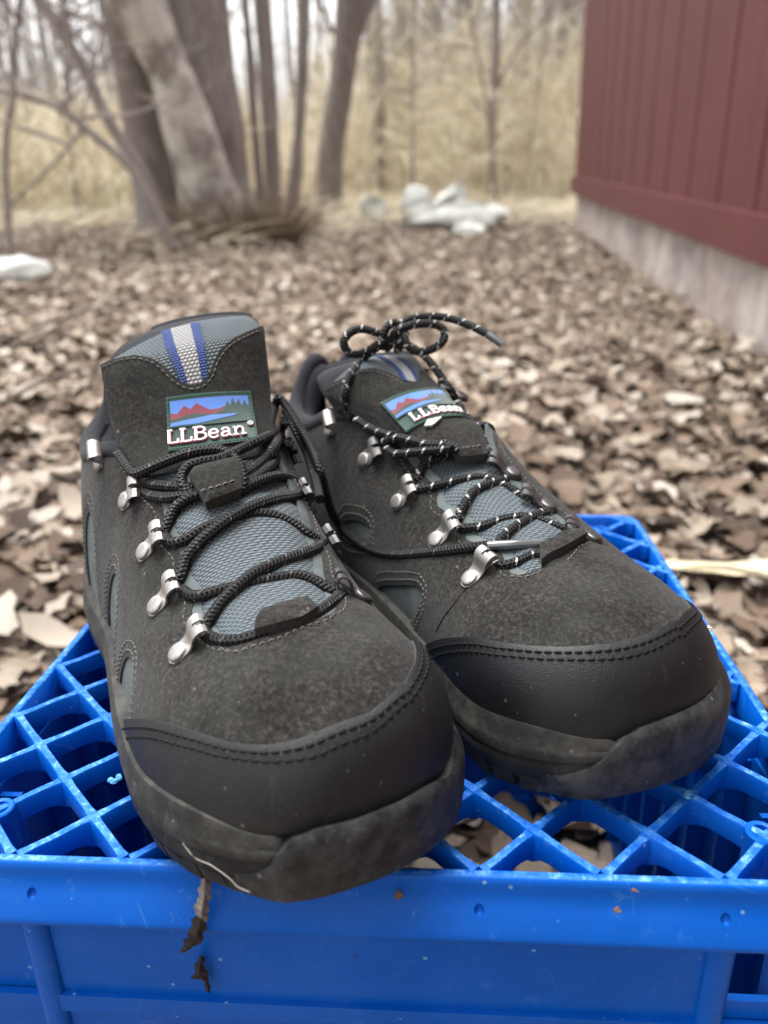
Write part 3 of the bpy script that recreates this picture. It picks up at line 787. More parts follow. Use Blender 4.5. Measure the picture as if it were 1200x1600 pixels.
for k in range(64):
    src = protos[k % 6]
    if k < 6: o = src
    else:
        o = src.copy(); COL.objects.link(o)
        for ch in src.children: c = ch.copy(); COL.objects.link(c); c.parent = o
    y = 11+29*(k/64)**1.2+rng.uniform(-1, 1); x = (rng.uniform(.0, .42) if rng.uniform() < .72 else rng.uniform(-.62, 0))*y+rng.normal(0, .4)
    o.location = (x, y, float(gh(np.array(x), np.array(y)))); s = rng.uniform(.75, 1.2); o.scale = (s, s, s); o.rotation_euler = (0, 0, rng.uniform(0, 6.28))
n = 3400; y = rng.uniform(26, 75, n); ax = rng.uniform(-.75, .6, n); ok = rng.uniform(size=n) < np.where(ax > -.03, .62, np.where(ax < -.28, .22, .12)); y = y[ok]; x = ax[ok]*y; n = len(x); h = rng.uniform(4, 15, n)*(.6+.4*rng.uniform(size=n)); b0 = np.column_stack([x, y, gh(x, y)]); ln = rng.normal(0, .09, (n, 2)); tp = b0+np.column_stack([ln*h[:, None], h])
m = n*4; i = rng.integers(0, n, m); t = rng.uniform(.15, .9, m)[:, None]; b2 = b0[i]*(1-t)+tp[i]*t; l = rng.uniform(.6, 2.6, m); dr = rng.normal(0, 1, (m, 3)); dr[:, 2] = np.abs(dr[:, 2])+.5; dr *= (l/np.linalg.norm(dr, axis=1))[:, None]
WOOD = mat_straw('far_wood_bark', (.24, .22, .205), (.36, .335, .315), (.46, .43, .405))
V, F, Q = join([ribbons(n, b0, tp, (b0+tp)/2, rng.uniform(.03, .13, n), rng.uniform(0, 1, n)), ribbons(m, b2, b2+dr, b2+dr*.5, rng.uniform(.012, .035, m), rng.uniform(0, 1, m))]); mass('far_wood', V, F, WOOD, None, Q)

for k in range(16):
    g = np.random.default_rng(400+k); px = g.uniform(-60, 330) if k < 12 else g.uniform(430, 900); y = g.uniform(5.6, 9.5); b0 = ground_pt((px, 330)); b0 = np.array([(px-600)/FPX*y*1.05, y, 0.])
    t = thing('sapling', 'spindly pale sapling with fine twigs in the thicket before the reeds', 'tree', Matrix.Translation(b0), 'spindly saplings before the reeds')
    hh = g.uniform(2.2, 3.6); ln = g.normal(0, .28, 2); P = np.array([[0, 0, -.03], [ln[0]*.3, ln[1]*.3, hh*.35], [ln[0]*.8, ln[1]*.8, hh*.7], [ln[0]*1.6, ln[1]*1.6, hh]])
    mb = MB(); Q = limb(mb, P, g.uniform(.008, .018), .004, 6, .03, 400+k); mb.build('trunk', BARK_F, t)
    mb = MB(); twigs(mb, Q, 16, 1.0, .006, 500+k, .7, 1); mb.build('twigs', BARK_F, t)
n = 2600; x = rng.uniform(-2.6, 1.3, n); y = .5+4.8*rng.uniform(size=n)**1.2; bs = np.column_stack([x, y, gh(x, y)+rng.uniform(.01, .035, n)]); ok = x < 1.0+(y-2.07)*.0984; bs = bs[ok]; n = len(bs)
dr = np.column_stack([rng.normal(size=(n, 2)), rng.normal(0, .12, n)]); dr *= (rng.uniform(.03, .16, n)/np.linalg.norm(dr, axis=1))[:, None]
V, F, Q = join([ribbons(n, bs, bs+dr, bs+dr*.5+rng.normal(0, .006, (n, 3)), rng.uniform(.0008, .0024, n), rng.uniform(0, 1, n))]); mass('twig_litter', V, F, mat_straw('stem_litter', (.07, .05, .038), (.2, .155, .115), (.42, .36, .27)), ground, Q)
# ------------------------------------------------------------------ stones, tuft, sprout
def mat_stone():
    q = NM('pale_stone'); n = q.noise(6, 6, .65); n2 = q.noise(40, 5, .7)
    c = q.ramp(n, [(.3, (.14, .145, .135)), (.45, (.42, .43, .4)), (.62, (.66, .67, .63))]); c = q.mix(q.ramp(n2, [(.55, (0, 0, 0)), (.75, (.7, .7, .7))]), c, (.2, .21, .19))
    return q.set(c, .9, 0., q.bump(n2, .6, .006, q.bump(n, .8, .03)), Specular_IOR_Level=.2)
STONE = mat_stone()
def rock(px, y, size, label, seed, rot=0., cat='rock', sink=.2, group=None):
    g = np.random.default_rng(seed); bm = bmesh.new(); bmesh.ops.create_icosphere(bm, subdivisions=4, radius=1)
    V = np.array([v.co[:] for v in bm.verts]); N_ = V/np.linalg.norm(V, axis=1)[:, None]
    for k in range(13):          # flat facets knocked off, then lumps
        d = g.normal(size=3); d /= np.linalg.norm(d); c = g.uniform(.35, .68); s_ = V@d; V = V-np.clip(s_-c, 0, None)[:, None]*d*.9
    for f, a in ((2.2, .05), (6., .03), (14., .018)):
        ph = g.uniform(0, 6, 3); V = V+N_*(a*(np.sin(V[:, 0]*f+ph[0])*np.sin(V[:, 1]*f+ph[1])+np.sin(V[:, 2]*f+ph[2])*.6))[:, None]
    V = V*np.array(size)/2; c_, s_ = cos(rot), sin(rot); V = V@np.array([[c_, s_, 0], [-s_, c_, 0], [0, 0, 1]])
    for v, p in zip(bm.verts, V): v.co = p
    me = bpy.data.meshes.new('rock'); bm.to_mesh(me); bm.free(); me.materials.append(STONE); me.polygons.foreach_set('use_smooth', np.ones(len(me.polygons), bool)); me.set_sharp_from_angle(angle=radians(32))
    o = bpy.data.objects.new('rock', me); COL.objects.link(o); p = at_dist(px, y); o.location = (p[0], p[1], size[2]*(.5-sink)); return tag(o, label, cat, group)
rock((706, 345), 5.5, (.8, .36, .27), 'long low pale boulder at the front of the stone pile', 21, -.12, sink=.15)
rock((655, 315), 5.85, (.27, .3, .4), 'upright pale boulder at one end of the stone pile', 22, .3, sink=.15)
rock((712, 300), 6.1, (.5, .34, .4), 'highest boulder with a pointed top behind the long low one', 23, .9, sink=.12)
rock((765, 320), 5.95, (.34, .3, .3), 'grey boulder at the end of the pile nearest the red barn', 24, .2, sink=.15)
rock((742, 362), 5.35, (.3, .22, .13), 'dark flat stone tucked under the long low boulder', 25, .1, sink=.2)
rock((590, 322), 6.3, (.32, .26, .3), 'small pale stone by itself near the dark forked tree', 26, .5, sink=.2)
rock((22, 455), 3.25, (.6, .34, .2), 'flat pale stone lying in the leaves at the foot of the reeds', 27, .25, sink=.25)
n = 900; c0 = ground_pt((392, 378)); a = rng.uniform(0, 6.283, n); rr = .2*np.sqrt(rng.uniform(size=n)); bs = np.column_stack([c0[0]+rr*np.cos(a)*1.5, c0[1]+rr*np.sin(a), np.zeros(n)]); hh = rng.uniform(.06, .3, n)
dr = np.column_stack([np.cos(a)*rr*1.2+rng.normal(0, .05, n), np.sin(a)*rr+rng.normal(0, .05, n), hh]); TUFT = mat_straw('withered_tuft', (.12, .09, .065), (.22, .165, .12), (.33, .26, .185))
V, F, Q = join([ribbons(n, bs, bs+dr, bs+dr*[.2, .2, .6], rng.uniform(.003, .006, n), rng.uniform(0, 1, n))]); mass('withered_tuft', V, F, TUFT, None, Q)
GREEN = mat_plain('fresh_green', (.09, .24, .03), .6)
gp = ground_pt((456, 372)); sp = thing('green_sprout', 'small fresh green sprout at the foot of the thin upright stem', 'plant', Matrix.Translation(gp))
for k in range(7):
    a = k*.9; d = np.array([cos(a), sin(a), 1.5]); d /= np.linalg.norm(d); s_ = np.cross(d, [0, 0, 1]); s_ /= np.linalg.norm(s_); L = .1+.02*(k % 3)
    mb = MB(); G = np.array([[d*L*t+s_*w*j+np.array([0, 0, -.04*t*t]) for j in (-1, 0, 1)] for t, w in ((0, .003), (.3, .016), (.65, .019), (1, .002))]); mb.grid(G); mb.grid(G-[0, 0, .002], flip=True); mb.build('leaf', GREEN, sp)
mb = MB(); mb.tube([[0, 0, -.02], [0, 0, .06]], .006, 6); mb.build('stem', GREEN, sp)

# ------------------------------------------------------------------ the red barn
def mat_barn():
    q = NM('barn_red_paint'); mp = q.n('Mapping'); mp.inputs['Scale'].default_value = (2, 2, 60); q.link(q.tc.outputs['Object'], mp.inputs[0])
    n = q.noise(3, 5, .7, vec=mp.outputs[0]); n2 = q.noise(4, 5, .6); oi = q.n('ObjectInfo')
    c = q.ramp(n2, [(.3, (.085, .0185, .021)), (.7, (.112, .027, .03))]); c = q.mix(q.math('MULTIPLY', n, .35), c, (.2, .075, .075)); c = q.mix(q.math('MULTIPLY', oi.outputs['Random'], .22), c, (.09, .018, .02))
    return q.set(c, .62, 0., q.bump(n, .5, .004), Specular_IOR_Level=.35)
def mat_concrete():
    q = NM('weathered_concrete'); n = q.noise(5, 6, .65); n2 = q.noise(50, 5, .7); mp = q.n('Mapping'); mp.inputs['Scale'].default_value = (6, 6, .8); q.link(q.tc.outputs['Object'], mp.inputs[0]); st = q.noise(3, 4, .6, vec=mp.outputs[0])
    c = q.ramp(n, [(.34, (.25, .205, .19)), (.5, (.48, .425, .395)), (.66, (.64, .6, .55))]); c = q.mix(q.ramp(st, [(.45, (0, 0, 0)), (.65, (.7, .7, .7))]), c, (.38, .29, .275)); c = q.mix(q.math('MULTIPLY', n2, .3), c, (.18, .15, .13))
    return q.set(c, .92, 0., q.bump(n2, .7, .004, q.bump(n, .6, .02)), Specular_IOR_Level=.15)
RED, CONC = mat_barn(), mat_concrete()
p1, p0 = np.array([1.46, 6.34, 0.]), np.array([1.04, 2.07, 0.]); wd = (p0-p1)/np.linalg.norm(p0-p1); nrm = np.array([wd[1], -wd[0], 0]); nrm *= -np.sign(nrm[0]); upv = np.array([-.045, 0, 1.])
barn = thing('barn', 'dark red board barn on a pale concrete foundation', 'barn', Matrix.Translation(p1)); LB_ = 8.6
AX = np.stack([wd, nrm, upv])
def bbox(x0, x1, y0, y1, z0, z1, name, m, parent=None):
    mb = MB(); mb.box(wd*(x0+x1)/2+nrm*(y0+y1)/2+upv*(z0+z1)/2, (x1-x0, y1-y0, z1-z0), AX); o = mb.build(name, m, parent or barn); return o
x = 0.; k = 0
while x < LB_:
    w = .122; o = bbox(x+.004, min(x+w, LB_)-.004, -.02, .0015*(k % 3), .345, 3.0, 'siding_board', RED); x += w; k += 1
bbox(0, LB_, -.05, -.012, .33, 3.0, 'sheathing', RED)
bbox(-.004, LB_, -.03, .024, .232, .352, 'skirt_board', RED)
mb = MB(); nx, nz_ = 90, 5; G = np.array([[wd*(LB_*i/(nx-1))+nrm*(-.012+.006*sin(i*1.7)+.004*sin(i*.6+j))+np.array([0, 0, 1.])*(-.25+.487*j/(nz_-1)) for j in range(nz_)] for i in range(nx)]); mb.grid(G)
mb.box(wd*LB_/2-nrm*.12+np.array([0, 0, -.02]), (LB_, .2, .5), np.stack([wd, nrm, [0, 0, 1]])); mb.build('foundation', CONC, barn)
# the far end, the roof
for k in range(20): 
    mb = MB(); c = -nrm*(.12+k*.203)+wd*.011+upv*1.67; mb.box(c, (.022, .193, 2.66), AX); mb.build('siding_board', RED, barn)
mb = MB(); mb.box(-nrm*2.1+wd*.03+np.array([0, 0, .0]), (.2, 4.1, .46), np.stack([wd, nrm, [0, 0, 1]])); mb.build('foundation', CONC, barn)
ROOF = mat_plain('grey_roof', (.09, .088, .085), .9, 0, 30, .3)
mb = MB()
e0, e1 = wd*-.2, wd*(LB_+.1)
for s_, (a, b) in enumerate((((.12, 2.98), (-2.1, 4.3)), ((-2.1, 4.3), (-4.3, 2.98)))):
    G = np.array([[e+nrm*y_+np.array([-.13, 0, z_]) for e in (e0, e1)] for y_, z_ in (a, b)]); mb.grid(G); mb.grid(G-[0, 0, .08], flip=True)
mb.build('roof', ROOF, barn)
# ------------------------------------------------------------------ the milk crate, upside down
cb = np.array([CRATE_C[0], CRATE_C[1], -CRATE_H])
Mc = M_CRATE.copy(); Mc.translation = Vector(crate2world(cb))
crate = thing('milk_crate', 'bright blue plastic milk crate turned upside down on the leaves', 'crate', Mc)
def cput(mb, name, m=None, parent=None, **k): return mb.build(name, m or BLUE, parent or crate, cb, .01, **k)
HF = 16.15
def sq_loop(half, r, n=7):
    out = []
    for cx, cy, a0 in ((1, 1, 0), (-1, 1, 90), (-1, -1, 180), (1, -1, 270)):
        for k in range(n):
            a = radians(a0+90*k/(n-1)); out.append((cx*(half-r)+r*cos(a), cy*(half-r)+r*sin(a)))
    return np.array(out)+CRATE_C
prof = [(0, -1.5), (0, -.05), (.06, 0), (.3, 0), (.37, -.06), (.41, -.3), (.44, -.55), (.5, -.78), (.6, -.98), (.74, -1.22), (.9, -1.52), (1.03, -1.8), (1.08, -1.93), (1.07, -2.02), (1.0, -2.08), (.9, -2.06), (.45, -1.9), (.45, -2.4), (.15, -2.4), (.15, -1.5), (0, -1.5)]
G = np.array([[[x, y, z] for x, y in sq_loop(HF+o, .9+o)] for o, z in prof])
mb = MB(); mb.grid(G, None, True, 0, True); nl = G.shape[1]; mb.m = [1 if i//nl in (1, 2) else 0 for i in range(len(mb.f))]; rim = cput(mb, 'rim', [BLUE, SCUFF], sharp=50)
# dimples pressed into the rim's slope
cut = MB()
for X in (-13.55, 1.52, 9.35):
    c = np.array([X, CRATE_C[1]-HF-.78, -1.02]); zz = np.array([0, -.86, .5]); zz /= np.linalg.norm(zz); yy = np.cross(zz, [1, 0, 0])
    cut.lathe([(.0, -.3), (.12, -.28), (.2, -.2), (.24, .0), (.26, .3), (.0, .3)], c, np.stack([[.8, 0, 0], yy, zz]), 16)
co = cput(cut, 'cutter'); bo = rim.modifiers.new('dimples', 'BOOLEAN'); bo.operation = 'DIFFERENCE'; bo.object = co; bo.solver = 'EXACT'
bpy.context.view_layer.update(); dg = bpy.context.evaluated_depsgraph_get()
nm = bpy.data.meshes.new_from_object(rim.evaluated_get(dg)); rim.modifiers.clear(); rim.data = nm; nm.set_sharp_from_angle(angle=radians(50)); bpy.data.objects.remove(co)
# diagonal lattice: each rib one piece, cut short at the rim
nz = 0
X0, Y0, PT = 1.53, 19.56, 3.96
lo, hi = CRATE_C-HF+.02, CRATE_C+HF-.02
def clip_rib(c, sgn):
    """line y = Y0 + sgn*(x - c) inside the frame"""
    pts = []
    for x in (lo[0], hi[0]):
        y = Y0+sgn*(x-c)
        if lo[1] <= y <= hi[1]: pts.append((x, y))
    for y in (lo[1], hi[1]):
        x = c+sgn*(y-Y0)
        if lo[0] < x < hi[0]: pts.append((x, y))
    return sorted(pts)[:2] if len(pts) >= 2 else None
ribs = []
for sgn in (1, -1):
    for k in range(-18, 20):
        q = clip_rib(X0+PT*k, sgn)
        if q is None or np.hypot(q[1][0]-q[0][0], q[1][1]-q[0][1]) < 1.2: continue
        a, b = np.array(q[0]), np.array(q[1]); d = (b-a)/np.linalg.norm(b-a); n = np.array([-d[1], d[0]])
        top = -.02-.03*(sgn > 0); mb = MB()
        L = np.linalg.norm(b-a); m = max(2, int(L/.35)); t = np.linspace(0, 1, m)
        P = a+(b-a)*t[:, None]
        # the lower edge hangs deeper at the crossings
        ph = (P[:, 0]-X0)/(PT/2); near = np.abs(ph-np.round(ph))*PT/2*sqrt(2)
        dep = -.88-.42*np.exp(-(near/.42)**2)
        w = .17+.08*np.exp(-(near/.3)**2)
        wob = .012*np.sin(P[:, 0]*5+k)
        rows = []
        for s_, f, z in ((-1, 1, dep), (-1, 1.0, top-.08), (-1, .75, top+wob), (1, .75, top+wob), (1, 1.0, top-.08), (1, 1, dep)):
            rows.append(np.column_stack([P+n*(s_*f*w)[:, None] if np.ndim(w) else P, np.broadcast_to(z, m)]))
        G = np.array(rows+[rows[0]]).transpose(1, 0, 2)
        mb.grid(G)
        mb.f += [tuple(range(6)), tuple(mb.n-7+i for i in range(5, -1, -1))]; mb.m += [0, 0]
        mb.m = [1 if (i < 6*(m-1) and i % 6 == 2) else 0 for i in range(len(mb.f))]
        ribs.append(cput(mb, 'rib', [BLUE, SCUFF], sharp=40))
# melted gate marks and tube bosses
for X, Y in ((-12.3, 23.5), (9.5, 23.4), (-16.0, 21.75), (11.35, 21.7), (-16, 49.6), (11.35, 49.6)):
    mb = MB()
    if abs(X+12.3) < .1 or abs(X-9.5) < .1:
        for j in range(5):
            a = rng.uniform(0, 6.28); mb.lathe([(.13, -.03), (.1, .05), (.06, .02), (.0, .02)], np.array([X+.16*cos(a), Y+.16*sin(a), .0]), np.eye(3), 9)
        cput(mb, 'gate_mark', mat_plain('whitened_plastic', (.08, .33, .6), .6, 0, 300, .5))
    else:
        mb.lathe([(.34, -1.7), (.34, .0), (.38, .03), (.5, .03), (.55, -.02), (.55, -1.7)], np.array([X, Y, 0]), np.eye(3), 22); cput(mb, 'boss_ring')
# four walls: a panel between posts, a slot beside each corner
for k in range(4):
    an = k*pi/2; ex = np.array([cos(an), sin(an), 0]); ey = np.array([-sin(an), cos(an), 0]); ez = np.array([0, 0, 1.])
    O = np.array([CRATE_C[0], CRATE_C[1], 0]); ax = np.stack([ex, ey, ez])
    def wb(x0, x1, y0, y1, z0, z1, mb): mb.box(O+ex*(x0+x1)/2+ey*(y0+y1)/2+ez*(z0+z1)/2, (x1-x0, y1-y0, z1-z0), ax)
    ow = -HF-.30          # outer face of the panel
    mb = MB(); wb(-11.35, 11.35, ow, ow+.28, -25, -2.2, mb); pn = cput(mb, 'wall_panel')
    for sx in (-1, 1):
        m = MB()   # rounded upright beside the panel
        yy = [(-.5, 0.02), (-.42, -.18), (-.2, -.3), (.2, -.3), (.42, -.18), (.5, .02), (.5, .3), (-.5, .3)]
        Gz = np.array([[O+ex*(sx*11.75+px_+sl)+ey*(ow+py)+ez*z for px_, py in yy] for z, sl in ((-2.1, 0), (-25, -sx*.2))])
        m.grid(Gz, None, True, 0, True); cput(m, 'upright', parent=pn, sharp=60)
        m = MB(); wb(min(sx*12.25, sx*16.3), max(sx*12.25, sx*16.3), ow+.1, ow+.38, -25, -5.3 if sx > 0 else -2.2, m)
        if sx > 0: wb(min(sx*15.2, sx*16.3), max(sx*15.2, sx*16.3), ow+.1, ow+.38, -5.3, -2.2, m)
        cput(m, 'corner_panel', parent=pn)
    m = MB(); wb(-16.2, 16.2, ow-.22, ow+.05, -6.9, -6.1, m); wb(-16.2, 16.2, ow-.22, ow+.05, -17, -16.2, m); cput(m, 'ledge', parent=pn)
    m = MB()
    for x in np.linspace(-14, 14, 9): wb(x-.13, x+.13, ow+.3, ow+1.2, -24, -2.5, m)
    cput(m, 'inner_fin', parent=pn)
prof2 = [(-.1, -25), (.62, -25), (.7, -25.1), (.7, -27.9), (.6, -28), (.0, -28), (-.1, -27.9), (-.1, -25)]
mb = MB(); mb.grid(np.array([[[x, y, z] for x, y in sq_loop(HF+o, .9+o)] for o, z in prof2]), None, True, 0, True); cput(mb, 'mouth_rim')
# ------------------------------------------------------------------ shoes
def hook_template(top=False):
    """a lace hook, cm: x towards the lace, z away from the upper"""
    prof = [(-.47, .05), (-.42, .05), (-.32, .06), (-.12, .06), (.2, .07), (.4, .1), (.55, .19), (.68, .32), (.8, .41), (.95, .46), (1.12, .46), (1.26, .41), (1.33, .28), (1.28, .1)]
    wid = [.1, .22, .34, .41, .42, .42, .44, .48, .51, .53, .53, .52, .5, .46]
    if top:
        prof = [(-.46, .05), (-.3, .06), (.1, .07), (.3, .09), (.4, .25), (.44, .5), (.52, .75), (.68, .9), (.88, .92), (1.05, .8), (1.12, .6), (1.08, .42), (1.0, .36)]
        wid = [.14, .33, .41, .42, .38, .36, .38, .42, .44, .44, .40, .32, .24]
    cols = np.array([-1, -.62, -.24, -.02, .2, .62, 1])
    bm = bmesh.new()
    G = [[bm.verts.new((x, w*c, z)) for c in cols] for (x, z), w in zip(prof, wid)]
    for i in range(len(prof)-1):
        for j in range(len(cols)-1):
            if not top and ((j in (2, 3) and i >= 11) or (j == 3 and i in (9, 10)) or (j == 2 and i == 10)): continue
            bm.faces.new((G[i][j], G[i+1][j], G[i+1][j+1], G[i][j+1]))
    bmesh.ops.recalc_face_normals(bm, faces=bm.faces)
    if sum(f.normal.z for f in bm.faces) < 0: bmesh.ops.reverse_faces(bm, faces=bm.faces)
    bmesh.ops.solidify(bm, geom=bm.faces[:], thickness=.075)
    for v in bm.verts: v.co *= .01
    me = bpy.data.meshes.new('hook'); bm.to_mesh(me); bm.free()
    me.polygons.foreach_set('use_smooth', np.ones(len(me.polygons), bool)); me.set_sharp_from_angle(angle=radians(38))
    return me
def rivet_template():
    mb = MB()
    mb.lathe([(.0, .125), (.17, .122), (.29, .108), (.355, .08), (.375, .045), (.375, .0)], np.zeros(3), np.eye(3), 24)
    me_o = mb.build('rivet', METAL, base=(0, 0, 0), scale=.01, sharp=50); me = me_o.data
    bpy.data.objects.remove(me_o); return me
HOOK_ME = {False: hook_template(False), True: hook_template(True)}
RIVET_ME = rivet_template()
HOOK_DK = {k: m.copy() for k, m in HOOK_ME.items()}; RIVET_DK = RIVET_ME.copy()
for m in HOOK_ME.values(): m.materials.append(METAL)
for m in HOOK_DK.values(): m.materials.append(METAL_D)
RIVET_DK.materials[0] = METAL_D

GLYPH = {  # strokes in a box 1 high; (width, [polylines], serif feet)
 'L': (.62, [[(.16, 0), (.16, 1)], [(.03, .97), (.32, .97)], [(.03, .03), (.56, .03), (.58, .3)]]),
 'B': (.72, [[(.17, 0), (.17, 1)], [(.03, .97), (.42, .97), (.58, .86), (.58, .66), (.42, .54), (.2, .54)], [(.42, .54), (.63, .42), (.63, .15), (.45, .03), (.03, .03)]]),
 'e': (.56, [[(.1, .36), (.46, .36), (.46, .52), (.36, .65), (.2, .65), (.08, .5), (.08, .2), (.2, .03), (.36, .03), (.48, .15)]]),
 'a': (.6, [[(.1, .52), (.2, .65), (.36, .65), (.43, .52), (.43, .08), (.56, .03)], [(.43, .38), (.2, .36), (.07, .2), (.13, .04), (.28, .03), (.43, .18)]]),
 'n': (.68, [[(.14, .0), (.14, .62)], [(.02, .62), (.14, .62)], [(.02, .03), (.27, .03)], [(.14, .45), (.28, .64), (.42, .6), (.48, .45), (.48, .0)], [(.37, .03), (.62, .03)]]),
 '.': (.2, [[(.07, .05), (.12, .05)]]),
 'o': (.34, [[(.05, .85), (.12, .72), (.24, .72), (.3, .85), (.24, .98), (.12, .98), (.05, .85)], [(.17, .8), (.18, .9)]]),
}
def emblem(root, base, surf, grid, text, x0, xw):
    """the stitched landscape label. grid: 3 x 2 photo pixels (top row, bottom row)"""
    T, B_ = np.array(grid[0], float), np.array(grid[1], float)
    def quad(R, x): return R[0]*((1-x)*(1-2*x))[:, None]+R[1]*(4*x*(1-x))[:, None]+R[2]*(x*(2*x-1))[:, None]
    def pt(xy, off):
        xy = np.asarray(xy, float); x, y = xy[:, 0], xy[:, 1]
        px = quad(T, x)*(1-y)[:, None]+quad(B_, x)*y[:, None]
        st = surf.hits(px); P, N = surf.frame(st); return P+N*off, N
    def shape(mb, poly, off, th=.06, sp=.07):
        vo, tri, loops = fill2d(np.array(poly, float), (), sp)
        P, N = pt(vo, off); tri2 = [f if np.cross(P[f[1]]-P[f[0]], P[f[2]]-P[f[0]])@N[f[0]] > 0 else f[::-1] for f in tri]
        mb.add(P, tri2, vo*np.array([9., 6.]))
        for l in loops:
            n = len(l); W = np.vstack([P[l], P[l]-N[l]*th])
            mb.add(W, [(i, (i+1) % n, n+(i+1) % n, n+i) for i in range(n)])
    def stroke(mb, line, w, off):
        P, N = pt(line, off); k = resample(P, max(3, int(length(P)/.05)))
        mb.tube(k, w, 6)
    patch_o = None
    mb = MB(); shape(mb, [(0, 0), (1, 0), (1, 1), (0, 1)], .1, .12, .09)
    patch_o = mb.build('label_patch', E_GREEN, root, base, .01)
    mb = MB()
    for k in range(24):
        for y in (.035, .965): stroke(mb, [(k/24+.006, y), (k/24+.032, y)], .035, .1)
    for k in range(13):
        for x in (.018, .982): stroke(mb, [(x, k/13+.01), (x, k/13+.06)], .035, .1)
    mb.build('border_stitch', mat_plain('green_border_thread', (.012, .1, .06), .6), patch_o, base, .01)
    mb = MB(); shape(mb, [(.04, .1), (.95, .1), (.95, .3), (.7, .34), (.3, .4), (.04, .42)], .125)
    mb.build('sky', E_BLUE, patch_o, base, .01)
    mb = MB(); shape(mb, [(.04, .32), (.12, .35), (.2, .21), (.27, .29), (.34, .19), (.42, .27), (.5, .34), (.6, .33), (.68, .28), (.8, .3), (.95, .38), (.95, .46), (.5, .48), (.04, .47)], .145)
    mb.build('mountain', E_RED, patch_o, base, .01)
    mb = MB(); shape(mb, [(.04, .46), (.13, .44), (.22, .4), (.33, .38), (.44, .42), (.56, .42), (.66, .34), (.7, .2), (.73, .3), (.76, .14), (.79, .28), (.83, .18), (.86, .3), (.9, .2), (.93, .32), (.95, .3), (.95, .62), (.04, .6)], .16)
    mb.build('hills', E_GREEN, patch_o, base, .01)
    mb = MB(); shape(mb, [(.04, .52), (.2, .49), (.35, .47), (.52, .44), (.6, .455), (.82, .46), (.74, .5), (.6, .53), (.45, .56), (.3, .58), (.16, .57), (.04, .58)], .175)
    mb.build('lake', E_BLUE, patch_o, base, .01)
    mw, mr = MB(), MB(); x = x0; tot = sum(GLYPH[c][0] for c in text); k = xw/tot
    hh = .245
    for c in text:
        w, lines = GLYPH[c]
        for li, L in enumerate(lines):
            Q = [(x+k*px_, .885-hh*py) for px_, py in L]
            Q = [(min(max(a, .005), .995), b) for a, b in Q]
            wd = .05 if c != 'o' else .028
            if li == 0 and c in 'LB': wd = .066
            stroke(mw, Q, wd, .165); stroke(mr, [(a+.008, b+.014) for a, b in Q], wd*1.02, .135)
        x += k*w
    mw.build('lettering', E_WHITE, patch_o, base, .01); mr.build('letter_edge', E_PINK, patch_o, base, .01)

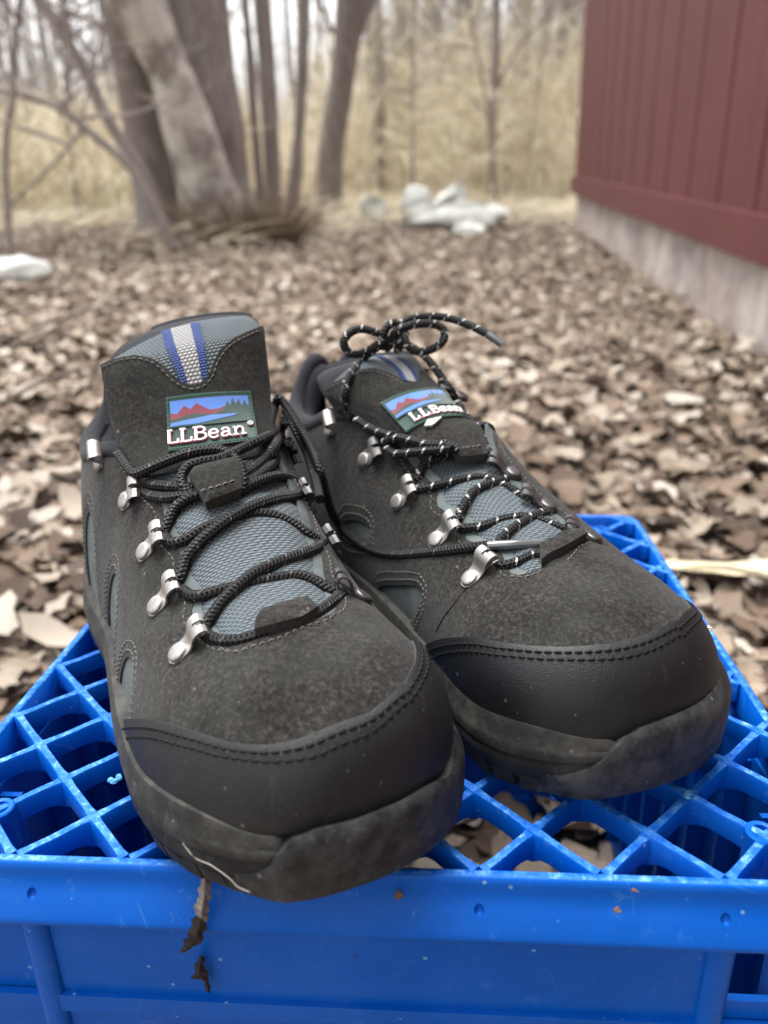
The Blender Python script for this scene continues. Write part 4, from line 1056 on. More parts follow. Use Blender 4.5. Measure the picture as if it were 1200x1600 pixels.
class ShoeBuilder:
    def __init__(s, last, label, lace_mat, grange, lgap, gS):
        s.grange = grange; s.lgap = lgap; s.gS = gS
        s.l = last; s.wall = Wall(last); s.lm = lace_mat
        c0 = last.l2c(np.array([0., 12., 0.])); s.base = c0
        M = M_CRATE.copy(); M.translation = Vector(crate2world(c0))
        s.root = thing('hiking_shoe', label, 'shoe', M, 'pair of hiking shoes'); s.stitch = MB(); s.kst = MB()
    def put(s, mb, name, mats, parent=None, **k): return mb.build(name, mats, parent or s.root, s.base, .01, **k)
    def sole(s):
        W, l = s.wall, s.l
        sv = np.linspace(W.lo, W.hi, 300)
        gl, gr = s.grange
        ins = np.clip((sv-s.gS)/.3, 0, 1)*np.clip((gr-1.2-sv)/.6, 0, 1)          # tucked in behind the toe guard
        low = np.where(ins > 0, .5, 1-.42*np.exp(-(np.minimum(np.abs(sv-s.gS), np.abs(sv-gr+1.2))/2.)**2))
        def band(name, prof, m, caps=False):
            G = np.stack([W.at(sv, o-.55*ins, 1.5+(z-1.5)*low if z > 1.5 else z) for o, z in prof], 0)
            mb = MB(); uv = np.stack(np.broadcast_arrays(sv[None, :], np.arange(len(prof))[:, None]*.3), -1)
            mb.grid(G, uv, False, 0, W.flip)
            return mb
        G = np.stack([W.at(sv[:3], np.full(3, o), z) for o, z in ((0, 1.), (0, 2.))], 0)
        n = np.cross(G[0, 1]-G[0, 0], G[1, 0]-G[0, 0]); cen = l.l2c(np.array([0, 29., 1.]))
        W.flip = bool(n@(-(G[0, 0]-l.l2c(np.array([0, 15., 1.])))) > 0)
        mb = band('midsole', [(-.9, 3.3), (-.2, 3.12), (.02, 2.95), (.12, 2.6), (.14, 2.25), (.2, 2.12), (.24, 1.9), (.2, 1.6), (.05, 1.5), (-.3, 1.5)], MIDSOLE)
        s.put(mb, 'midsole', MIDSOLE, sharp=35)
        mb = band('outsole', [(-.2, 1.56), (.06, 1.54), (.12, 1.46), (.18, 1.2), (.04, .75), (-.14, .5), (-.6, .48)], OUTSOLE)
        if True:       # closes the form inside the toe cap
            sg, tg = np.meshgrid(np.linspace(.16, 4.5, 14), np.linspace(-8, 8, 41), indexing='ij')
            g = MB(); g.grid(l.eval(sg, tg)); s.put(g, 'toe_box', LEATHER)
        # the flat underside
        a = np.concatenate([-.4+10*np.linspace(0, 1, 24)**2, np.linspace(10, 30.4, 30)[1:]])
        L_, R_ = l.outline(a, .1); c = np.linspace(-1, 1, 9)
        X = (-L_[:, None]+(L_+R_)[:, None]*(c+1)/2); Z = .5+l.spring(a)[:, None]+0*X
        mb.grid(l.l2c(np.stack([X, a[:, None]+0*X, Z], -1)))
        out = s.put(mb, 'outsole', OUTSOLE, sharp=40)
        # lugs round the edge, one block each, and a patterned middle
        k = 0; p = W.lo+.5
        while p < W.hi-1:
            w = .78 if k % 2 else .95
            lm = MB()
            q = np.array([p, p+w]); e = .12
            T = [W.at(q, np.full(2, o), z) for o, z in ((.07, .74), (-.16+.04*(k % 2), .02), (-1.25, .02), (-1.35, .6))]
            V = np.vstack([np.stack([t[0] for t in T]), np.stack([t[1] for t in T])])
            lm.add(V, [(0, 1, 2, 3), (7, 6, 5, 4), (0, 4, 5, 1), (1, 5, 6, 2), (2, 6, 7, 3), (3, 7, 4, 0)])
            s.put(lm, 'lug', OUTSOLE, out, sharp=30)
            p += w+s.lgap; k += 1
        tm = MB()
        for a in np.arange(3, 29, 1.5):
            L_, R_ = l.outline(np.array([a]), 0.)
            for x in np.arange(-L_[0]+1.9, R_[0]-1.7, 1.5):
                P = l.l2c(np.array([x, a, .26+float(l.spring(a))])); tm.box(P, (1., 1., .5), np.stack([l.lat, l.dir, [0, 0, 1]]))
        s.put(tm, 'tread', OUTSOLE, out, kind='stuff')
    def guard(s, top_px, right, left=None):
        """rubber toe guard: patch on the sole wall. right: (s, z) points that finish the far end"""
        W = s.wall
        st = [tuple(p) for p in W.hits(top_px)]
        poly = st+list(right)+[(right[-1][0]-.3, .12), (st[0][0]-.2, .12)]
        poly = np.array(poly); mb = MB()
        x0 = st[0][0]
        patch(mb, W, poly, .3, .6, sp=.16, round_=.07, offf=lambda q: -.24*np.clip((x0+1.5-q[:, 0])/1.3, 0, 1))
        s.put(mb, 'toe_guard', GUARD, sharp=55)
    def stp(s, surf, pts):
        """('p', x, y) photo pixel | ('a', cm behind toe, t) -> surface parameters"""
        o = []
        for p in pts:
            if p[0] == 'a': o.append((float(s_of(p[1])), p[2]))
            elif p[0] == 's': o.append((p[1], p[2]))
            else: o.append(tuple(surf.hit(p[-2:])[0]))
        return np.array(o)
    def smooth(s, pts, n): return catmull(pts, n)
    def dashes(s, surf, st, off, L=.26, gap=.13, r=.032, black=False, lead=0.):
        """a row of stitches along a line of surface parameters"""
        st = np.asarray(st); dn = catmull(st, 400)
        P, N = surf.frame(dn); P = P+N*off
        d = np.concatenate([[0], np.cumsum(np.linalg.norm(np.diff(P, axis=0), axis=1))])
        t = lead; own = MB()
        while t+L < d[-1]:
            q = np.linspace(t, t+L, 5); C = np.stack([np.interp(q, d, P[:, i]) for i in range(3)], 1)
            Nq = np.stack([np.interp(q, d, N[:, i]) for i in range(3)], 1)
            C = C+Nq*np.array([-.03, .01, .025, .01, -.03])[:, None]
            own.tube(C, r, 5, True)
            t += L+gap
        s.put(own, 'stitching', THREAD_K if black else THREAD)
    def hook(s, rivet, tab, top=False, surf=None, dark=False, n_tilt=0.):
        l = surf or s.l
        a, b = l.hit(rivet)[0], l.hit(tab)[0]
        P, N = l.frame(np.array([a, b])); n = N[0]; P0 = P[0]+n*.17
        d = P[1]-P[0]; d -= n*(d@n); d /= np.linalg.norm(d)
        y = np.cross(n, d)
        R = np.stack([d, y, n], 1); M = Matrix([[*R[i], (P0-s.base)[i]*.01] for i in range(3)]+[[0, 0, 0, 1]])
        h = bpy.data.objects.new('hook', (HOOK_DK if dark else HOOK_ME)[top]); COL.objects.link(h); h.parent = s.root; h.matrix_local = M
        r = bpy.data.objects.new('rivet', RIVET_DK if dark else RIVET_ME); COL.objects.link(r); r.parent = h; r.location = (-.0005, 0, .0009)
        return P0+d*1.25+n*.2
    def curve(s, pts, surfs, n=None):
        """pts: (x, y, lift) on the nearest of surfs, or (x, y, lift, depth) at a distance from the camera; depth None = between its neighbours"""
        D, O = [], np.array([0, 0, HCM]); dirs = []; nor = []
        for p in pts:
            d = px_ray(p[:2]); d /= np.linalg.norm(d); dirs.append(d)
            if len(p) > 3 and isinstance(p[3], Surf):
                st, dist = p[3].hit(p[:2]); Pq, Nq = p[3].frame(st); D.append(float((Pq[0]+Nq[0]*p[2]-O)@d)); nor.append(None); continue
            if len(p) > 3:
                D.append(p[3] if p[3] is None else float(p[3])); nor.append(np.zeros(3)); continue
            best = None
            for sf in surfs:
                st, dist = sf.hit(p[:2])
                Pq, Nq = sf.frame(st)
                # pixel misses rank last
                err = np.linalg.norm(np.cross(Pq[0]-O, d))
                key = (err > .25, dist)
                if best is None or key < best[0]: best = (key, Pq[0], Nq[0])
            Q = best[1]+best[2]*p[2]
            D.append(float((Q-O)@d)); nor.append(None)
        idx = [i for i, v in enumerate(D) if v is not None]
        Df = np.interp(np.arange(len(D)), idx, [D[i] for i in idx])
        P = np.array([O+d*t for d, t in zip(dirs, Df)])
        return catmull(P, n or max(12, int(length(P)/.12)))
def ring(w, n):
    """smooth closed curve"""
    k = len(w); c = catmull(np.vstack([w]*3), 40*k); m = len(c)
    i = int(np.argmin(np.linalg.norm(c[m//5:m//2]-w[0], axis=1)))+m//5; j = int(np.argmin(np.linalg.norm(c[m//2:-m//8]-w[0], axis=1)))+m//2
    return resample(c[i:j+1], n+1)[:-1]
def upper(B, throat_l, throat_r, col_l, col_r, windows, cap_px, cap_right, seams, tongue_off=.0):
    """suede shell, lining, collar, tongue pad, toe cap. throat lines run from the vamp up to the collar; col_*: (a, z) of the collar edge towards the heel"""
    l = B.l
    def col(c, side): return [(float(s_of(a)), float(l.sig_at(a, z, side))) for a, z in c]
    tl, tr = B.stp(l, throat_l), B.stp(l, throat_r)
    tl, tr = catmull(tl, 40), catmull(tr, 40)
    cl, cr = col(col_l, -1), col(col_r, 1)
    CL = catmull(np.vstack([tl[-1:], cl]), 40); CR = catmull(np.vstack([tr[-1:], cr]), 40)
    sm = float(s_of(29.93)); s0 = 1.6
    poly = np.vstack([[(s0, -8), (s0, 8), (sm, 8)], CR[::-1], tr[::-1][1:], tl[1:], CL[1:], [(sm, -8)]])
    windows = [ring(w, 26) for w in windows]; holes = windows
    mb = MB(); patch(mb, l, poly, .17, .22, holes, .24, 0, 1, round_=.05)
    B.put(mb, 'suede_upper', [SUEDE, SUEDE_E], sharp=48)
    # what shows through the cut-outs
    for w in windows:
        c = w.mean(0); mb = MB(); patch(mb, l, c+(w-c)*1.5, .03, .1, (), .25)
        B.put(mb, 'side_insert', INSERT)
    # inner shell and padded collar
    mb = MB(); f = np.array(poly); sa = float(s_of(12.))
    for sd, C in ((-1, CL), (1, CR)):
        q = np.vstack([[(sa, sd*8)], [(sa, C[0][1])], C, [(sm, sd*8)]])
        patch(mb, l, q, -.35, .05, (), .5)
    P0, N0_ = l.frame(np.array([[sm, 0]]))
    B.put(mb, 'lining', NAVY)
    mb = MB()
    for C in (CL, CR):
        P, N = l.frame(C); P = P-N*.22; P[:, 2] += .05
        mb.tube(catmull(P, 60), .5, 12)
    for C in (CL, CR):      # the padding reaches down inside
        P, N = l.frame(C); P = P-N*.65; P[:, 2] -= .75
        mb.tube(catmull(P, 60), .75, 12)
    B.put(mb, 'padded_collar', NAVY, sharp=80)
    # tongue pad in the throat
    NT = int(np.searchsorted(tl[:, 0], float(s_of(15.2))))
    mid_l = tl[:, 1]-.9; mid_r = tr[:, 1]+.9
    q = np.vstack([[(tl[0][0]-1.2, tl[0][1]-.4)], np.stack([tl[:, 0], mid_l], 1)[:NT], np.stack([tr[:, 0], mid_r], 1)[:NT][::-1], [(tr[0][0]-1.2, tr[0][1]+.4)]])
    tq = np.vstack([tl[:26], tr[25::-1]])
    def puff(st): return .36*np.where(inside(st, tq), np.clip(seg_dist(st, tq)/1.3, 0, 1)**.7, 0)
    mb = MB(); patch(mb, l, q, -.12+tongue_off, .1, (), .2, offf=puff)
    for i in range(len(mb.uv)): mb.uv[i] = mb.uv[i]*np.array([1., .72])
    tg = B.put(mb, 'tongue', NYLON)
    # the second layer that edges the throat
    for T_, sd in ((tl, 1), (tr, -1)):
        g = MB(); q = np.vstack([T_+[0, -.25*sd], (T_+[0, .42*sd])[::-1]])
        patch(g, l, q, .07, .15, (), .2)
        B.put(g, 'throat_facing', INSERT)
    # toe cap
    ct = catmull(B.stp(l, cap_px), 60); rt = np.array([(float(s_of(a)), t) for a, t in cap_right])
    q = np.vstack([ct, rt, [(float(s_of(.05)), 8), (float(s_of(.05)), -8), (ct[0][0]-.3, -8)]])
    mb = MB(); patch(mb, l, q, .29, .26, (), .2, 0, 1, round_=.04)
    ta = np.linspace(-8, 8, 41); sv = [float(s_of(.05)), .34, .26, .2]; _, Nt = l.frame(np.column_stack([np.full(41, sv[0]), ta]))
    sv = [sv[0]*1.25]+sv; G = np.array([l.eval(np.full(41, k), ta)+Nt*o for k, o in zip(sv, (.19, .25, .255, .255, .255))]); mb.grid(G); k0 = mb.n      # the very tip
    mb.add(np.vstack([G[-1], (l.eval(np.array([.11]), np.array([0.]))[0]-l.dir*.27+[0, 0, .06])[None]]), [(i, i+1, 41) for i in range(40)]+[(40, 0, 41)])
    B.put(mb, 'toe_cap', [LEATHER, LEATHER_E], sharp=48)
    edge = np.vstack([ct, rt[:-1]])
    for k in (.30, .62):       # twin rows of stitching that follow the edge
        e = catmull(edge, 80); t = np.gradient(e, axis=0); t /= np.linalg.norm(t, axis=1)[:, None]
        n = np.stack([-t[:, 1], t[:, 0]], 1); c = np.array([.4, 0])
        if ((c-e.mean(0))*n[40]).sum() < 0: n = -n
        B.dashes(l, (e+n*k)[3:-3], .30, .24, .10, .05, True)
    for w in windows:
        c = w.mean(0); e = np.vstack([w, w[:1]])
        for k in (.22, .5):
            d = np.roll(e[:-1], -1, 0)-np.roll(e[:-1], 1, 0); d /= np.linalg.norm(d, axis=1)[:, None]; d = np.column_stack([d[:, 1], -d[:, 0]])
            if ((e[:-1]-c)*d).sum() < 0: d = -d
            q = e[:-1]+d*k; q = q[np.abs(q[:, 1]) < 7.7]
            gap = int(np.argmax(np.linalg.norm(np.roll(q, -1, 0)-q, axis=1))); q = np.roll(q, -gap-1, 0)
            B.dashes(l, q, .18, .16, .13, .026)
    for sd, T_ in ((-1, tl), (1, tr)): B.dashes(l, T_+[0, sd*.32], .18, .16, .15, .026)
    for sline in seams:
        st = B.stp(l, sline); dn = catmull(st, 40); P, N = l.frame(dn); g = MB(); g.tube(P+N*.165, .045, 5)
        B.put(g, 'seam', SUEDE_D)
    return tl, tr, CL, CR

def flap_part(B, F, outline_px, nylon, ny_px, web_px, th=.3):
    q = F.hits(outline_px); mb = MB()
    patch(mb, F, q, .0, .25, (), .035, 0, 1, scale=(1, 1), round_=.03)
    fl = B.put(mb, 'tongue_flap', [SUEDE_D, SUEDE_E], sharp=48)
    # nylon pad above and behind it, with its dark lining
    q = nylon.hits(ny_px); mb = MB(); patch(mb, nylon, q, .02, .3, (), .04)
    for i in range(len(mb.uv)): mb.uv[i] = mb.uv[i]*np.array([7., 4.2])
    B.put(mb, 'tongue_top', NYLON, fl)
    mb = MB()
    u, t = np.meshgrid(np.linspace(-.0, 1.0, 14), np.linspace(-.97, .97, 17), indexing='ij')
    P, N = nylon.frame(np.stack([u.ravel(), t.ravel()], 1)); P = P+B.l.dir*.3-np.array([0, 0, .1])
    mb.grid(P.reshape(14, 17, 3)); mb.grid((P+B.l.dir*.5-np.array([0, 0, .2])).reshape(14, 17, 3), flip=True)
    e = P.reshape(14, 17, 3)[-1]; mb.tube(e+B.l.dir*.1-np.array([0, 0, .12]), .24, 10)
    B.put(mb, 'tongue_lining', NAVY, fl)
    # webbing pull: white with blue edges
    wl, wr = np.array(web_px[0], float), np.array(web_px[1], float)
    wb = MB(); ww = MB()
    for a, b, m in ((0, .25, wb), (.25, .76, ww), (.76, 1, wb)):
        L_ = wl+(wr-wl)*a; R_ = wl+(wr-wl)*b
        q = nylon.hits(np.vstack([catmull(L_, 8), catmull(R_, 8)[::-1]]))
        g = MB(); patch(g, nylon, q, .1 if m is wb else .12, .12, (), .03)
        n0 = m.n
        for v, uv in zip(g.v, g.uv): m.v.append(v); m.uv.append(uv*np.array([7., 4.2])); m.n += len(v)
        m.f += [tuple(i+n0 for i in f) for f in g.f]; m.m += g.m
    pl = B.put(ww, 'pull_loop', WEB_W, fl); B.put(wb, 'webbing_edge', WEB_B, fl)
    return fl

# ---- the shoe with the untied lace
SA = ShoeBuilder(LA, 'charcoal suede hiking shoe with plain black untied lace and tall upright tongue', LACE_A, (-3.2, 8.6), .1, -2.1)
SA.sole()
SA.guard([(367, 1365), (399, 1362), (422, 1349), (436, 1328), (457, 1307), (495, 1293), (553, 1280), (607, 1259), (660, 1229), (692, 1211)], [(5.2, 2.9), (7.0, 2.75), (8.2, 2.2), (8.9, 1.5), (9.6, 1.2)])
def window(B, px, hs, L, lean=0.):
    """rounded cut-out whose nose lies under a photo pixel and which widens down the side"""
    st = B.l.hit(px)[0]; sg = np.sign(st[1])
    k = [(0, 0), (.5, .08), (.85, .3), (1., .6), (1.02, 1.), (.3, 1.04), (-.45, 1.), (-.72, .7), (-.75, .4), (-.48, .12)]
    return np.array([(st[0]+hs*a+lean*b, st[1]+sg*min(L*b, 7.85-abs(st[1]))) for a, b in k])
wA = [window(SA, (212, 1036), 1.9, 4.2), window(SA, (187, 902), 1.9, 4.2), window(SA, (146, 802), 1.7, 3.8)]
wA += [w*[1, -1] for w in wA]
tlA = [('p', 372, 1018), ('p', 345, 1010), ('p', 322, 992), ('p', 302, 965), ('p', 304, 935), ('p', 284, 905), ('p', 285, 870), ('p', 262, 838), ('p', 256, 795), ('p', 236, 770), ('p', 215, 742), ('p', 194, 706)]
trA = [('p', 488, 972), ('p', 508, 968), ('p', 524, 955), ('p', 522, 925), ('p', 506, 905), ('p', 500, 870), ('p', 486, 840), ('p', 476, 800), ('p', 462, 770), ('a', 15.4, 3.35), ('a', 17.4, 3.6)]
SA.tl, SA.tr, SA.cl, SA.cr = upper(SA, tlA, trA, [(20.3, 9.95), (23, 9.3), (26, 9.3), (28.4, 10.0), (29.93, 10.8)], [(19.5, 9.95), (23, 9.3), (26, 9.3), (28.4, 10.0), (29.93, 10.8)], wA,
    [('p', 184, 1150), ('p', 186, 1137), ('p', 194, 1127), ('p', 207, 1123), ('p', 233, 1124), ('p', 260, 1128), ('p', 313, 1144), ('p', 367, 1160), ('p', 420, 1165), ('p', 473, 1155), ('p', 527, 1133), ('p', 580, 1112), ('p', 625, 1077)],
    [(2.9, 3.3), (4.6, 4.2), (6.2, 5.6), (7.4, 7.0), (8., 8.)], [])
FA = Flap(LA, [((203, 752), (436, 712), 15.2, 1.25), ((174, 672), (426, 632), 17.4, 1.3), ((158, 585), (416, 530), 19., 1.2), ((151, 545), (410, 490), 19.8, 1.1)])
NA = Flap(LA, [((160, 660), (424, 620), 18.3, 1.0), ((163, 575), (413, 518), 19.9, 1.1), ((200, 530), (404, 497), 21.4, 1.1), ((240, 512), (392, 491), 23.2, 1.)])
flA = flap_part(SA, FA, [(156, 570), (166, 564), (185, 558), (210, 554), (233, 558), (250, 567), (267, 583), (280, 594), (298, 602), (316, 597), (328, 582), (333, 566), (347, 543), (367, 527), (390, 516), (411, 508), (416, 515), (421, 545), (424, 600), (427, 660), (432, 700), (400, 712), (340, 725), (270, 738), (212, 745), (205, 735), (196, 712), (184, 695), (173, 682), (167, 650), (162, 610)],
    NA, [(172, 580), (172, 566), (200, 548), (240, 527), (275, 512), (300, 504), (353, 496), (383, 494), (402, 505), (410, 520), (412, 560), (330, 625), (240, 625), (180, 590)],
    ([(253, 520), (262, 550), (278, 588), (284, 606)], [(312, 506), (318, 535), (323, 575), (325, 600)]))
SA.dashes(FA, FA.hits([(160, 574), (185, 564), (210, 560), (232, 564), (248, 573), (265, 590), (279, 601), (298, 608), (318, 603), (333, 586), (339, 568), (352, 548), (370, 533), (392, 522), (408, 515)]), .02, .17, .13, .028)
emblem(flA, SA.base, FA, ([(260, 622), (326, 614), (390, 612)], [(264, 707), (333, 698), (402, 687)]), 'LLBeano', -.02, .99)
# small stitched tab at the bottom of the throat, over the lace
mb = MB(); patch(mb, LA, SA.stp(LA, [('p', 402, 1003), ('p', 404, 985), ('p', 412, 972), ('p', 440, 962), ('p', 478, 951), ('p', 489, 962), ('p', 497, 968), ('p', 470, 985), ('p', 430, 996)]), .62, .4, (), .15, 0, 1, round_=.06)
SA.put(mb, 'vamp_tab', [SUEDE, SUEDE_E])
SA.dashes(LA, SA.hits if False else SA.stp(LA, [('p', 347, 1019), ('p', 372, 1024), ('p', 400, 1015), ('p', 440, 1002), ('p', 480, 985), ('p', 510, 976), ('p', 524, 966)]), .19, .17, .13, .03)
hkA = [SA.hook(*h) for h in [((287, 1023), (338, 988)), ((252, 948), (295, 915)), ((233, 863), (273, 835)), ((203, 783), (240, 760)), ((163, 722), (190, 697), True)]]
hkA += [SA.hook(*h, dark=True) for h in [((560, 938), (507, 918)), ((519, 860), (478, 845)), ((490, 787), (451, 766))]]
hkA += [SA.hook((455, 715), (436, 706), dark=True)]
# keeper loop and laces
kp = Flap(LA, [((322, 806), (376, 785), 13.2, .35), ((311, 780), (376, 760), 14., .5), ((300, 757), (372, 735), 14.4, .5)])
mb = MB(); patch(mb, LA, SA.stp(LA, [('p', x, y) for x, y in [(326, 806), (316, 786), (302, 762), (308, 750), (335, 742), (364, 735), (372, 745), (375, 765), (376, 784), (354, 794)]]), .95, .5, (), .15, 0, 1, round_=.12)
SA.put(mb, 'lace_keeper', [SUEDE_D, SUEDE_E])
SA.dashes(LA, LA.hits([(321, 792), (345, 784), (372, 773)]), .97, .18, .12, .035)

R = .225
lace = MB()
def lc(*pts, r=R, surfs=None): lace.tube(SA.curve([p if len(p) > 2 else (*p, .5) for p in pts], surfs or [LA]), r, 10)
lc((322, 992, .45), (340, 1000, .42), (370, 1001, .40), (400, 994, .38), (430, 985, .36), (470, 970, .36), (495, 958, .42), (520, 940, .5), (535, 928, .42))
lc((318, 985, .3), (328, 966, .55), (347, 940, .7), (370, 917, .8), (397, 896, .85), (430, 880, .75), (470, 866, .6), (495, 856, .5), (505, 848, .3))
lc((528, 928, .3), (508, 917, .5), (488, 906, .5), (465, 900, .45), (437, 903, .4), (408, 908, .38), (378, 915, .38), (350, 921, .4), (322, 929, .45), (300, 931, .45), (285, 922, .35))
lc((274, 915, .3), (282, 898, .55), (290, 874, .65), (308, 850, .72), (333, 828, .8), (363, 807, .88), (397, 790, .8), (430, 779, .65), (460, 774, .5), (476, 766, .3))
lc((494, 842, .3), (478, 832, .45), (460, 819, .45), (437, 808, .42), (408, 802, .4), (380, 805, .38), (345, 815, .4), (313, 829, .42), (290, 843, .42), (268, 848, .42), (258, 838, .3))
lc((258, 830, .3), (264, 813, .5), (272, 796, .55), (287, 783, .55), (305, 775, .5), (335, 768, .35), (370, 768, .4), (397, 755, .5), (430, 744, .5), (455, 748, .4), (466, 762, .3))
lc((222, 768, .3), (238, 775, .45), (262, 778, .5), (290, 774, .5), (320, 768, .4))
lc((226, 755, .3), (245, 758, .5), (268, 760, .55), (290, 762, .5), (318, 760, .4))
lc((185, 708, .3), (200, 730, .5), (213, 740, .55), (240, 729, .6), (265, 719, .6), (290, 710, .65), (318, 704, .8), (345, 704, 1.0), (364, 714, 1.2), (376, 732, 1.2), (380, 752, .9), (378, 768, .4), surfs=[FA, LA])
lc((300, 772, .3), (287, 762, .7), (284, 746, .95), (293, 730, 1.15), (313, 722, 1.3), (345, 716, 1.35), (380, 700, .8), (413, 684, .7), (440, 670, .6), (446, 655, .4), surfs=[FA, LA])
lc((370, 748, .5), (395, 733, .45), (415, 715, .4), (430, 695, .4), (440, 675, .35), surfs=[FA, LA])
lc((370, 760, .3), (400, 746, .35), (425, 725, .4), (445, 700, .4), (452, 690, .3), surfs=[FA, LA])
# the loose end hangs over the other shoe
# ---- the other shoe first needs its form, for the loose end lies on it
tail = SA.curve([(420, 668, .5, LA), (428, 640, .6, LA), (435, 622, .7, LA), (446, 633, .5, LA), (464, 662, .35, LA), (484, 695, .3, LA), (500, 735, .3, LA), (509, 770, 0, None), (518, 800, 0, None), (532, 822, .35, LB), (559, 846, .3, LB), (589, 862, .3, LB), (625, 867, .28, LB), (677, 863, .32, LB), (720, 858, .55, LB), (764, 853, .8, LB)], [LA], 170)
lace.tube(tail, R, 10)
lc((446, 640, .3), (462, 672, .25), (478, 705, .2), (492, 745, .2), (500, 780, .15))
lobA = SA.put(lace, 'lace', LACE_A, sharp=80)
mb = MB(); ag = SA.curve([(762, 853, .8, LB), (800, 851, .85, LB), (845, 849, .8, LB)], [LB], 14); mb.tube(ag, .2, 12)
SA.put(mb, 'aglet', AGLET, lobA)

# ---- the shoe with the bow
SB = ShoeBuilder(LB, 'charcoal suede hiking shoe with white-flecked lace tied in a bow', LACE_B, (-3.4, 9.6), .28, -1.7)
SB.sole()
SB.guard([(848, 1207), (875, 1210), (901, 1203), (922, 1195), (938, 1184), (955, 1166), (972, 1152), (997, 1136), (1040, 1120), (1093, 1093)], [(4.6, 3.1), (6.4, 3.0), (7.8, 2.6), (8.8, 1.9), (9.6, 1.3), (10.2, 1.1)])
wB = [np.array(SB.stp(LB, [('p', 593, 922), ('p', 625, 914), ('p', 655, 916), ('p', 664, 928), ('p', 655, 950), ('p', 634, 984), ('p', 618, 972)])),
      np.array(SB.stp(LB, [('p', 540, 815), ('p', 562, 813), ('p', 580, 824), ('p', 580, 840), ('p', 560, 838), ('p', 545, 832)]))]
wB += [w*[1, -1] for w in wB]
tlB = [('p', 838, 896), ('p', 815, 902), ('p', 796, 897), ('p', 790, 880), ('p', 778, 862), ('p', 748, 852), ('p', 728, 843), ('p', 728, 822), ('p', 700, 803), ('p', 684, 790), ('p', 683, 765), ('p', 660, 742), ('p', 645, 728), ('p', 632, 706), ('p', 612, 682), ('p', 592, 662)]
trB = [('p', 862, 885), ('p', 890, 862), ('p', 910, 848), ('a', 9.0, 1.7), ('a', 10.3, 1.3), ('a', 12, 1.2), ('a', 13.6, 1.25), ('a', 15.2, 1.9), ('a', 17.5, 3.4)]
upper(SB, tlB, trB, [(21.5, 10.1), (23.5, 9.3), (26, 9.2), (28.4, 10.0), (29.93, 10.8)], [(20, 9.), (23, 9.), (26, 9.3), (28.4, 10.0), (29.93, 10.8)], wB,
    [('p', 655, 1035), ('p', 659, 1022), ('p', 666, 1012), ('p', 678, 1003), ('p', 704, 997), ('p', 747, 998), ('p', 800, 1008), ('p', 853, 1014), ('p', 907, 1014), ('p', 960, 1008), ('p', 1013, 992), ('p', 1052, 975)],
    [(3.0, 4.2), (4.4, 5.0), (6.2, 6.0), (7.4, 7.0), (8.2, 8.)], [[('p', 778, 884), ('p', 752, 905), ('p', 715, 945), ('p', 688, 985)]])
FB = Flap(LB, [((648, 735), (768, 726), 12.6, 1.2, 1.), ((590, 680), (742, 672), 14.9, 1.5, 1.8), ((532, 632), (706, 622), 17.2, 1.7, 2.2), ((500, 603), (670, 578), 18.9, 1.6, 2.2), ((486, 585), (652, 556), 19.8, 1.5, 2.)])
NB = Flap(LB, [((530, 640), (706, 630), 17.2, 1.4, 2.2), ((506, 606), (672, 582), 19.1, 1.5, 2.2), ((500, 585), (652, 556), 20.4, 1.4, 2.), ((515, 574), (645, 552), 21.6, 1.2, 1.8)])
flB = flap_part(SB, FB, [(500, 613), (532, 592), (548, 583), (562, 577), (582, 574), (605, 580), (622, 588), (634, 596), (648, 598), (654, 590), (657, 577), (666, 580), (676, 590), (690, 606), (706, 624), (724, 648), (740, 672), (745, 690), (715, 700), (670, 702), (640, 700), (615, 690), (590, 678), (560, 655), (530, 634)],
    NB, [(515, 612), (525, 594), (548, 574), (567, 564), (590, 556), (622, 558), (645, 566), (662, 580), (665, 598), (620, 606), (560, 605)],
    ([(588, 557), (606, 567), (620, 580), (630, 596)], [(626, 562), (638, 572), (648, 584), (656, 600)]))
SB.dashes(FB, FB.hits([(504, 616), (534, 597), (562, 582), (582, 580), (604, 586), (621, 594), (632, 602)]), .02, .17, .13, .028)
emblem(flB, SB.base, FB, ([(595, 631), (642, 612), (690, 609)], [(636, 677), (678, 656), (723, 652)]), 'L.L.Bean', .2, .84)
mb = MB(); g = FB.hits([(668, 660), (690, 655), (683, 662), (676, 668), (664, 669)]); patch(mb, FB, g, .2, .14, (), .03); SB.put(mb, 'glue_flake', GLUE)
mb = MB(); patch(mb, LB, SB.stp(LB, [('p', 846, 892), ('p', 842, 866), ('p', 868, 850), ('p', 903, 837), ('p', 912, 848), ('p', 880, 870)]), .6, .4, (), .15, 0, 1, round_=.06)
SB.put(mb, 'vamp_tab', [SUEDE, SUEDE_E])
SB.dashes(LB, SB.stp(LB, [('p', 800, 905), ('p', 818, 908), ('p', 838, 902), ('p', 848, 897)]), .19, .17, .13, .028)
for h in [((740, 907), (785, 876)), ((687, 845), (728, 820)), ((627, 785), (665, 757)), ((575, 719), (615, 694)), ((521, 672), (550, 647), True)]: SB.hook(*h)
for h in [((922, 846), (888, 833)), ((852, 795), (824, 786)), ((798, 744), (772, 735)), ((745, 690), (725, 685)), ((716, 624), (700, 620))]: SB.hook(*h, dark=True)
kpB = Flap(LB, [((708, 734), (760, 727), 11.6, .4), ((694, 708), (756, 700), 12.4, .55), ((672, 684), (740, 668), 13.2, .6)])
mb = MB(); patch(mb, LB, SB.stp(LB, [('p', x, y) for x, y in [(714, 733), (704, 716), (694, 700), (678, 688), (700, 678), (725, 674), (742, 684), (752, 706), (756, 728), (735, 731)]]), .85, .4, (), .15, 0, 1, round_=.1)
SB.put(mb, 'lace_keeper', [SUEDE_D, SUEDE_E])
SB.dashes(LB, LB.hits([(712, 724), (730, 721), (750, 718)]), .87, .16, .1, .03)
lace = MB(); R = .21
